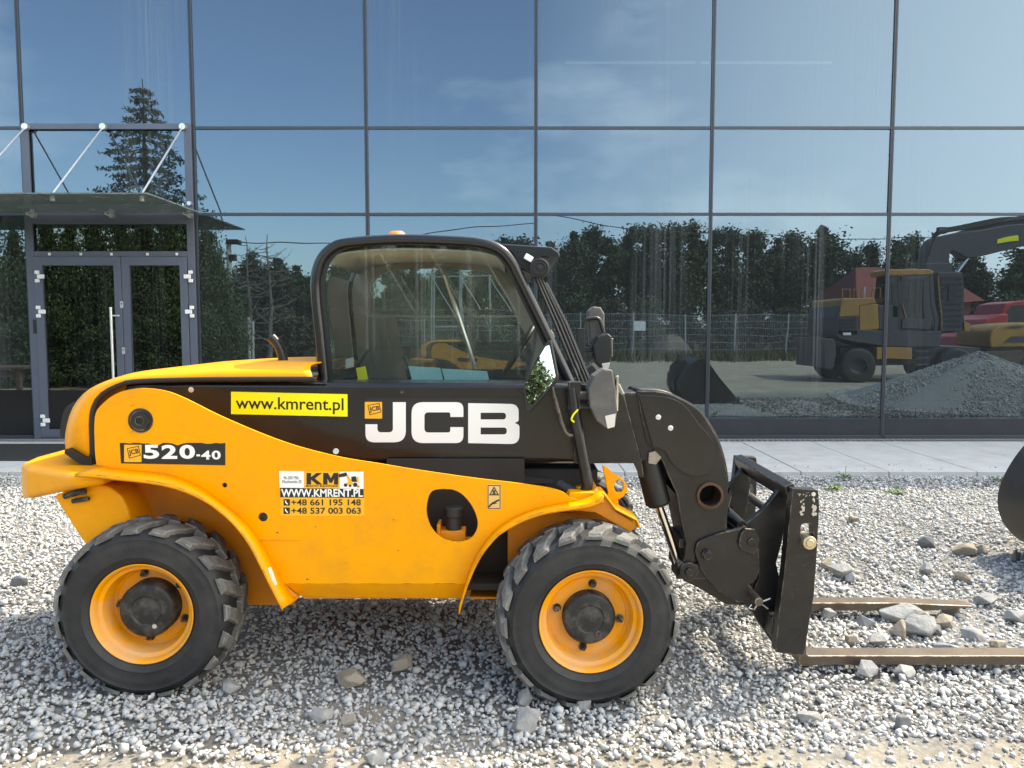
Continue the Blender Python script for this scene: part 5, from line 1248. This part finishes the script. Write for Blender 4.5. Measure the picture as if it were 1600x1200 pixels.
# heap of crushed stone
hc = (10.55, 5.0); hr_, hh_ = 2.75, 1.12
hp, _ = mound('gravel_heap', hc, hr_, hh_, mat('heap_core', (.20, .20, .195), .95, 0, .2, 20), 'cone of grey crushed stone to the right of the loader', 'gravel heap', 1, 1.1)
N = 16000; a = rng.uniform(0, 6.2832, N); t = np.sqrt(rng.random(N))*1.12; x = hc[0] + 1.1*hr_*t*np.cos(a)*(1+.1*np.sin(3*a+1)); y = hc[1] + hr_*t*np.sin(a)*(1+.1*np.sin(3*a+1))
z = np.maximum(0, hh_*np.clip(1-t, 0, 1)**1.15) + rng.uniform(0, .03, N); s2 = rng.uniform(.012, .034, N)
hs = stone_mesh('crushed_stone', np.column_stack([x, y, z]), s2, GRV, None); hs.parent = hp; hs['kind'] = 'stuff'
GRV2 = island(mat('dusty_stone', (.20, .185, .16), .95), .5)
N = 9000; x = rng.uniform(5.0, 13, N); y = rng.uniform(4.2, 8.3, N); s2 = rng.lognormal(0, .5, N)*.018
g3 = stone_mesh('gravel', np.column_stack([x, y, np.zeros(N)+.006]), np.clip(s2, .006, .09), GRV2); setp(g3, 'coarse loose stone spread at the foot of the stone heap', 'gravel', kind='stuff')

# loader bucket standing on the gravel at the right
BUK = mat('worn_bucket_steel', (.045, .040, .037), .5, .35, .35, 5, .08, 40, .5, (.16, .09, .05), .45, 3)
by0, by1 = 4.15, 5.66
bk_ = empty('loader_bucket', (4.25, 4.9, 0), 'worn black loader bucket standing on the gravel, cut by the right picture edge', 'bucket')
n_before = set(bpy.data.objects)
prof = sm2([(4.02, 1.00), (3.80, .86), (3.64, .64), (3.57, .42), (3.62, .22), (3.78, .07), (4.05, .02), (4.90, .03)], 6)
inn = sm2([(4.05, .985), (3.83, .84), (3.675, .63), (3.61, .42), (3.655, .24), (3.80, .105), (4.05, .055), (4.88, .045)], 6)
MB().prism(prof + inn[::-1], by0, by1).build('shell', BUK, bk_, smooth=True, ang=40)
side = prof + [(4.92, .06), (4.42, .62), (4.16, .98)]
for y in (by0-.022, by1-.003):
    MB().prism(side, y, y+.025).build('side_plate', BUK, bk_, bevel=.004)
MB().bx(4.62, 5.0, by0-.03, by1+.03, -.005, .028).build('cutting_edge', RUST, bk_, bevel=.004)
for y in (4.6, 5.2):
    MB().prism([(3.50, .50), (3.56, .22), (3.70, .20), (3.66, .70), (3.82, .90), (3.74, .98), (3.56, .80)], y, y+.04).build('hitch_lug', BUK, bk_, bevel=.006)
MB().bx(3.585, 3.63, by0-.03, by0+.10, .40, .62).build('wear_strip', BUK, bk_, bevel=.01)

for o_ in [q for q in bpy.data.objects if q not in n_before]: o_.location.x += .07
# wheeled excavator
EXY = mat('excavator_yellow', (.42, .215, .04), .5, 0, .15, 4, dirt=(.14, .11, .08), dirtamt=.65, dscale=2.5)
EXG = mat('excavator_grey', (.055, .056, .06), .5, 0, .15, 4)
EXR = mat('red_paint', (.42, .03, .025), .4, 0, .1, 4)
A_ = 23.0
def mp2(pts, Ya): return [(S(u, v, Ya)) for u, v in pts]
ex_ = empty('wheeled_excavator', (11.5, RY(24), 0), 'dark yellow wheeled excavator parked behind the stone heap', 'excavator')
def ep(name, pts, Ya0, Ya1, m, bevel=.02, par=None):
    P_ = mp2(pts, Ya0); return MB().prism(P_, RY(Ya1), RY(Ya0)).build(name, m, par or ex_, bevel=bevel)
for u in (1340, 1492):
    for Ya in (A_, A_+1.85):
        c = M3(u, 577, A_); r_ = .52
        W_ = empty('wheel', (c.x, RY(Ya+.3), .50), parent=ex_)
        MB().lathe([(.25, 0), (.34, -.02), (.46, 0), (.52, .05), (.53, .2), (.52, .36), (.46, .42), (.34, .44), (.25, .42)], (0, -.05, 0), 28).build('tyre', RUB, W_, smooth=True, local=True)
        MB().lathe([(.26, .01), (.25, .1), (.12, .16), (0, .16)], (0, 0, 0), 24).lathe([(.26, .36), (.25, .27), (.12, .22), (0, .22)], (0, 0, 0), 24).build('rim', EXG, W_, smooth=True, local=True)
ep('undercarriage', [(1312, 545), (1530, 545), (1530, 572), (1312, 572)], A_+.4, A_+2.2, EXG)
ep('dozer_blade', [(1284, 532), (1304, 532), (1306, 556), (1300, 580), (1288, 578), (1290, 556)], A_+.1, A_+2.4, EXG)
ep('tool_box', [(1368, 546), (1424, 546), (1424, 563), (1368, 563)], A_+.02, A_+.4, EXY)
ep('slew_deck', [(1308, 517), (1470, 519), (1470, 545), (1380, 545), (1310, 530)], A_+.1, A_+2.4, EXG)
cwt = ep('counterweight', [(1307, 497), (1312, 478), (1342, 474), (1342, 527), (1309, 527)], A_+.1, A_+2.4, EXG, .05)
ep('counterweight_top', [(1312, 497), (1313, 470), (1318, 467), (1366, 466), (1370, 475), (1342, 480), (1342, 497)], A_+.08, A_+2.3, EXY, .03)
ep('engine_cover', [(1342, 476), (1372, 476), (1372, 516), (1342, 520)], A_+.1, A_+2.4, EXY, .03)
ep('side_panel', [(1372, 478), (1400, 478), (1400, 518), (1372, 516)], A_+.12, A_+2.3, EXG, .02)
ep('handrail', [(1350, 448), (1352, 448), (1352, 466), (1350, 466)], A_+.3, A_+.35, GALV, 0)
CG = glassmat('machine_glass', (.8, .85, .85), .25, (.16, .18, .18), fres=1.6)
for Y0_, Y1_ in ((A_+.1, A_+.16), (A_+1.15, A_+1.21)):
    ep('cab_post', [(1385, 430), (1391, 430), (1390, 520), (1384, 520)], Y0_, Y1_, EXG, .005)
    ep('cab_post', [(1452, 430), (1458, 430), (1466, 500), (1462, 520), (1458, 520), (1460, 500)], Y0_, Y1_, EXG, .005)
    ep('cab_post', [(1402, 430), (1406, 430), (1406, 520), (1402, 520)], Y0_, Y1_, EXG, .005)
ep('cab_side', [(1385, 497), (1406, 497), (1406, 520), (1385, 520)], A_+.11, A_+.15, EXG, .005)
ep('cab_glass', [(1392, 432), (1453, 432), (1461, 500), (1458, 518), (1392, 518)], A_+.12, A_+1.18, CG, 0)
ep('cab_roof', [(1384, 424), (1392, 421), (1450, 422), (1460, 426), (1458, 432), (1386, 432)], A_+.05, A_+1.25, EXY, .03)
ep('operator_seat', [(1412, 470), (1424, 470), (1430, 500), (1444, 500), (1444, 512), (1414, 512)], A_+.45, A_+.85, SEATM, .03)
ep('grille', [(1466, 428), (1504, 428), (1508, 520), (1468, 520)], A_+.5, A_+2.3, EXG, .02)
ep('yellow_cover', [(1503, 502), (1516, 506), (1516, 520), (1503, 520)], A_+.5, A_+2.2, EXY, .02)
MB().tube([M3(1466, 435, A_+.1), M3(1470, 470, A_+.08), M3(1470, 515, A_+.1)], .02, 6).tube([M3(1407, 475, A_+.08), M3(1412, 492, A_+.08), M3(1420, 514, A_+.08)], .02, 6).build('grab_rail', EXY, ex_, smooth=True)
ep('boom_foot', [(1444, 412), (1488, 412), (1500, 522), (1470, 524)], A_+1.24, A_+1.8, EXG, .02)
ep('boom', sm2([(1446, 415), (1446, 392), (1452, 378), (1466, 370), (1500, 364), (1550, 357), (1610, 350), (1680, 345)], 3) + [(1680, 372)] + sm2([(1610, 382), (1560, 396), (1530, 403), (1510, 404), (1496, 395), (1486, 396), (1485, 415)], 3), A_+1.3, A_+1.75, EXG, .03)
ep('arm', [(1500, 364), (1520, 356), (1556, 350), (1620, 332), (1700, 315), (1700, 325), (1640, 345), (1560, 362)], A_+1.35, A_+1.7, EXG, .02)
MB().cyl(M3(1512, 402, A_+1.5), M3(1496, 428, A_+1.5), .06, n=12).build('boom_cylinder', CHROME, ex_, smooth=True)
ep('boom_strip', [(1558, 376), (1589, 370), (1589, 378), (1558, 383)], A_+1.27, A_+1.29, YLV, 0)
MB().box(M3(1470, 361, A_+1.5), (.24, .2, .2)).bx(*[f for f in (M3(1470, 0, A_+1.5).x-.02, M3(1470, 0, A_+1.5).x+.02, RY(A_+1.5)-.02, RY(A_+1.5)+.02, S(0, 376, A_+1.5)[1], S(0, 364, A_+1.5)[1])]).build('work_lamp', GRYP, ex_)
for k in range(4):
    MB().tube(smooth_path([M3(1450, 400-4*k, A_+1.28+.1*k), M3(1462, 369-2*k, A_+1.3+.1*k), M3(1500, 360-2*k, A_+1.3+.1*k), M3(1560, 350-2*k, A_+1.3+.1*k), M3(1640, 340, A_+1.3+.1*k)], 5), .03, 6).build('hydraulic_hose', SEAL, ex_, smooth=True)
for k in range(9):
    ep('grille_slat', [(1469, 436+9*k), (1504, 436+9*k), (1504, 439+9*k), (1469, 439+9*k)], A_+.46, A_+.50, ALUD, 0)
for u in (1316, 1334, 1362):
    MB().tube([M3(u, 467, A_+.2), M3(u, 452, A_+.2), M3(u+12, 452, A_+.2), M3(u+12, 467, A_+.2)], .018, 6).build('roof_rail', EXY, ex_)
for v in (500, 506, 512): ep('vent_slat', [(1313, v), (1338, v), (1338, v+2), (1313, v+2)], A_+.06, A_+.1, ALUD, 0)
ep('model_plate', [(1318, 521), (1330, 521), (1330, 525), (1318, 525)], A_+.07, A_+.1, WHT, 0)
for v in (550, 560, 570): ep('step', [(1430, v), (1452, v), (1452, v+3), (1430, v+3)], A_-.02, A_+.3, EXG, 0)
ep('cab_door', [(1408, 434), (1450, 434), (1456, 500), (1452, 516), (1408, 516), (1408, 500), (1446, 500), (1442, 440), (1408, 440)], A_+.06, A_+.09, EXG, .005)
MB().tube([M3(1474, 455, A_+.3), M3(1484, 450, A_+.1)], .015, 6).box(M3(1487, 462, A_+.1), (.22, .06, .38)).build('mirror', PLB, ex_)
# red machine and yellow machine at the far right
rm_ = empty('red_loader', (15, RY(27), 0), 'red wheel loader standing right of the excavator', 'wheel loader')
B_ = 26.5
ep('bonnet', [(1518, 545), (1522, 520), (1540, 500), (1560, 492), (1575, 492), (1575, 545)], B_, B_+2, EXR, .06, rm_)
ep('cab', [(1562, 492), (1568, 476), (1588, 472), (1660, 474), (1668, 545), (1562, 545)], B_+.2, B_+1.8, EXR, .05, rm_)
ep('cab_window', [(1572, 488), (1580, 480), (1652, 480), (1656, 510), (1572, 512)], B_+.18, B_+.2, CG, 0, rm_)
ep('nose', [(1488, 548), (1500, 530), (1522, 520), (1522, 550)], B_+.2, B_+1.8, EXR, .05, rm_)
for u in (1530, 1640):
    c = M3(u, 565, B_); MB().lathe([(0, -.05), (.2, -.05), (.5, 0), (.55, .05), (.55, .3), (.5, .35), (0, .35)], (c.x, RY(B_+.3), .52), 24).build('wheel', RUB, rm_, smooth=True)
ym_ = empty('yellow_loader', (15, RY(24), 0), 'yellow wheel loader with black grille at the right behind the heap', 'wheel loader')
D_ = 24.0
ep('bonnet', sm2([(1546, 545), (1545, 528), (1552, 516), (1568, 509), (1600, 506), (1660, 505)], 3) + [(1660, 545)], D_, D_+1.8, EXY, .05, ym_)
ep('grille', [(1568, 536), (1580, 527), (1640, 526), (1640, 536)], D_-.02, D_+.02, EXG, .005, ym_)
ep('vent', [(1570, 514), (1580, 511), (1600, 511), (1588, 515)], D_-.02, D_+.02, EXG, .005, ym_)
ep('chassis', [(1540, 545), (1660, 545), (1660, 562), (1540, 562)], D_+.1, D_+1.7, EXG, .02, ym_)
ep('bucket', [(1522, 552), (1596, 550), (1598, 562), (1590, 572), (1530, 566)], D_-.6, D_-.1, RUST, .02, ym_)
for u in (1575, 1650):
    c = M3(u, 568, D_); MB().lathe([(0, -.05), (.2, -.05), (.4, 0), (.45, .05), (.45, .25), (.4, .3), (0, .3)], (c.x, RY(D_+.2), .43), 24).build('wheel', RUB, ym_, smooth=True)
# house with a red roof, far right
RF = mat('red_roof', (.20, .045, .03), .8, 0, .2, 6); BRK = mat('red_brick', (.24, .085, .06), .9, 0, .2, 12)
hy = RY(39); h0 = M3(1335, 450, 39).x; h1 = M3(1530, 450, 39).x; ze = S(0, 470, 39)[1]; zr = S(0, 413, 39)[1]
hs_ = empty('house', ((h0+h1)/2, hy-3, 0), 'brick house with a red roof behind the excavator', 'house')
MB().bx(h0+.4, h1-.4, hy-6, hy, 0, ze).build('wall', BRK, hs_)
xm2 = (h0+h1)/2
MB().add([(h0, hy+.4, ze-.1), (h1, hy+.4, ze-.1), (h1-1.3, hy-3, zr), (h0+1.3, hy-3, zr), (h0, hy-6.4, ze-.1), (h1, hy-6.4, ze-.1)], [(0, 1, 2, 3), (3, 2, 5, 4), (0, 3, 4), (1, 5, 2), (0, 4, 5, 1)]).build('roof', RF, hs_, bevel=.03)
for x in (h0+1.2, xm2, h1-1.6):
    wn = MB().bx(x-.5, x+.5, hy-.02, hy+.06, .9, 2.2).build('window', WHT, hs_); MB().bx(x-.42, x+.42, hy+.061, hy+.07, .98, 2.12).build('pane', CG, wn)

# site fence frames, bins and table seen through the cab
def frame_rack(u0, u1, v0, v1, Ya, label):
    a, b_ = M3(u0, v0, Ya), M3(u1, v1, Ya); ro = empty('scaffold_frame', ((a.x+b_.x)/2, a.y, 0), label, 'scaffold', 'scaffold frames opposite'); n_ = 4
    for k in range(n_):
        x = a.x + (b_.x-a.x)*k/(n_-1)
        for dy in (0, -1.0): MB().tube([(x, a.y+dy, 0), (x, a.y+dy, a.z)], .04, 8).build('upright', GALV, ro, smooth=True)
        if k < n_-1:
            x1 = a.x + (b_.x-a.x)*(k+1)/(n_-1)
            for z in (a.z*.45, a.z*.95): MB().tube([(x, a.y, z), (x1, a.y, z)], .03, 8).build('ledger', GALV, ro, smooth=True)
            MB().tube([(x, a.y-.02, a.z*.95), (x1, a.y-.02, a.z*.45)], .025, 8).build('brace', GALV, ro, smooth=True)
frame_rack(668, 806, 416, 505, 34, 'galvanised scaffold frame standing in the yard opposite the cab')
BIN = mat('green_bin_plastic', (.02, .09, .045), .5); BIN2 = mat('dark_bin_plastic', (.03, .035, .035), .5)
for k, (u, m, lab) in enumerate(((630, BIN2, 'dark wheeled bin beside the green bin opposite'), (668, BIN, 'green wheeled bin in the yard opposite'))):
    c = M3(u, 500, 30); ro = empty('wheeled_bin', (c.x, c.y, 0), lab, 'bin', 'wheeled bins')
    b = MB(); zt2 = 1.1
    b.add([(c.x-.42, c.y-.35, .1), (c.x+.42, c.y-.35, .1), (c.x+.42, c.y+.35, .1), (c.x-.42, c.y+.35, .1), (c.x-.52, c.y-.42, zt2), (c.x+.52, c.y-.42, zt2), (c.x+.52, c.y+.42, zt2), (c.x-.52, c.y+.42, zt2)], [(0,3,2,1),(4,5,6,7),(0,1,5,4),(1,2,6,5),(2,3,7,6),(3,0,4,7)])
    b.build('body', m, ro, bevel=.04); MB().box((c.x, c.y, zt2+.05), (1.12, .92, .09)).build('lid', m, ro, bevel=.03)
    for sx_ in (-.35, .35): MB().lathe([(0, -.03), (.1, -.03), (.1, .03), (0, .03)], (c.x+sx_, c.y+.3, .1), 14).build('wheel', RUB, ro)
WD = mat('brown_timber', (.13, .075, .045), .8, 0, .25, 8)
c = M3(-20, 600, 17.6); ro = empty('timber_table', (c.x, c.y, 0), 'brown timber table standing left of the entrance', 'table')
for k in range(6): MB().bx(c.x-1.0, c.x+1.15, c.y-.45+.152*k, c.y-.45+.152*k+.14, .74, .78).build('plank', WD, ro)
for sx_ in (-.85, 1.0):
    for sy in (-.38, .38): MB().box((c.x+sx_, c.y+sy, .37), (.1, .1, .735)).build('leg', WD, ro)
MB().bx(c.x-.85, c.x+1.0, c.y+.36, c.y+.40, .58, .70).build('rail', WD, ro)
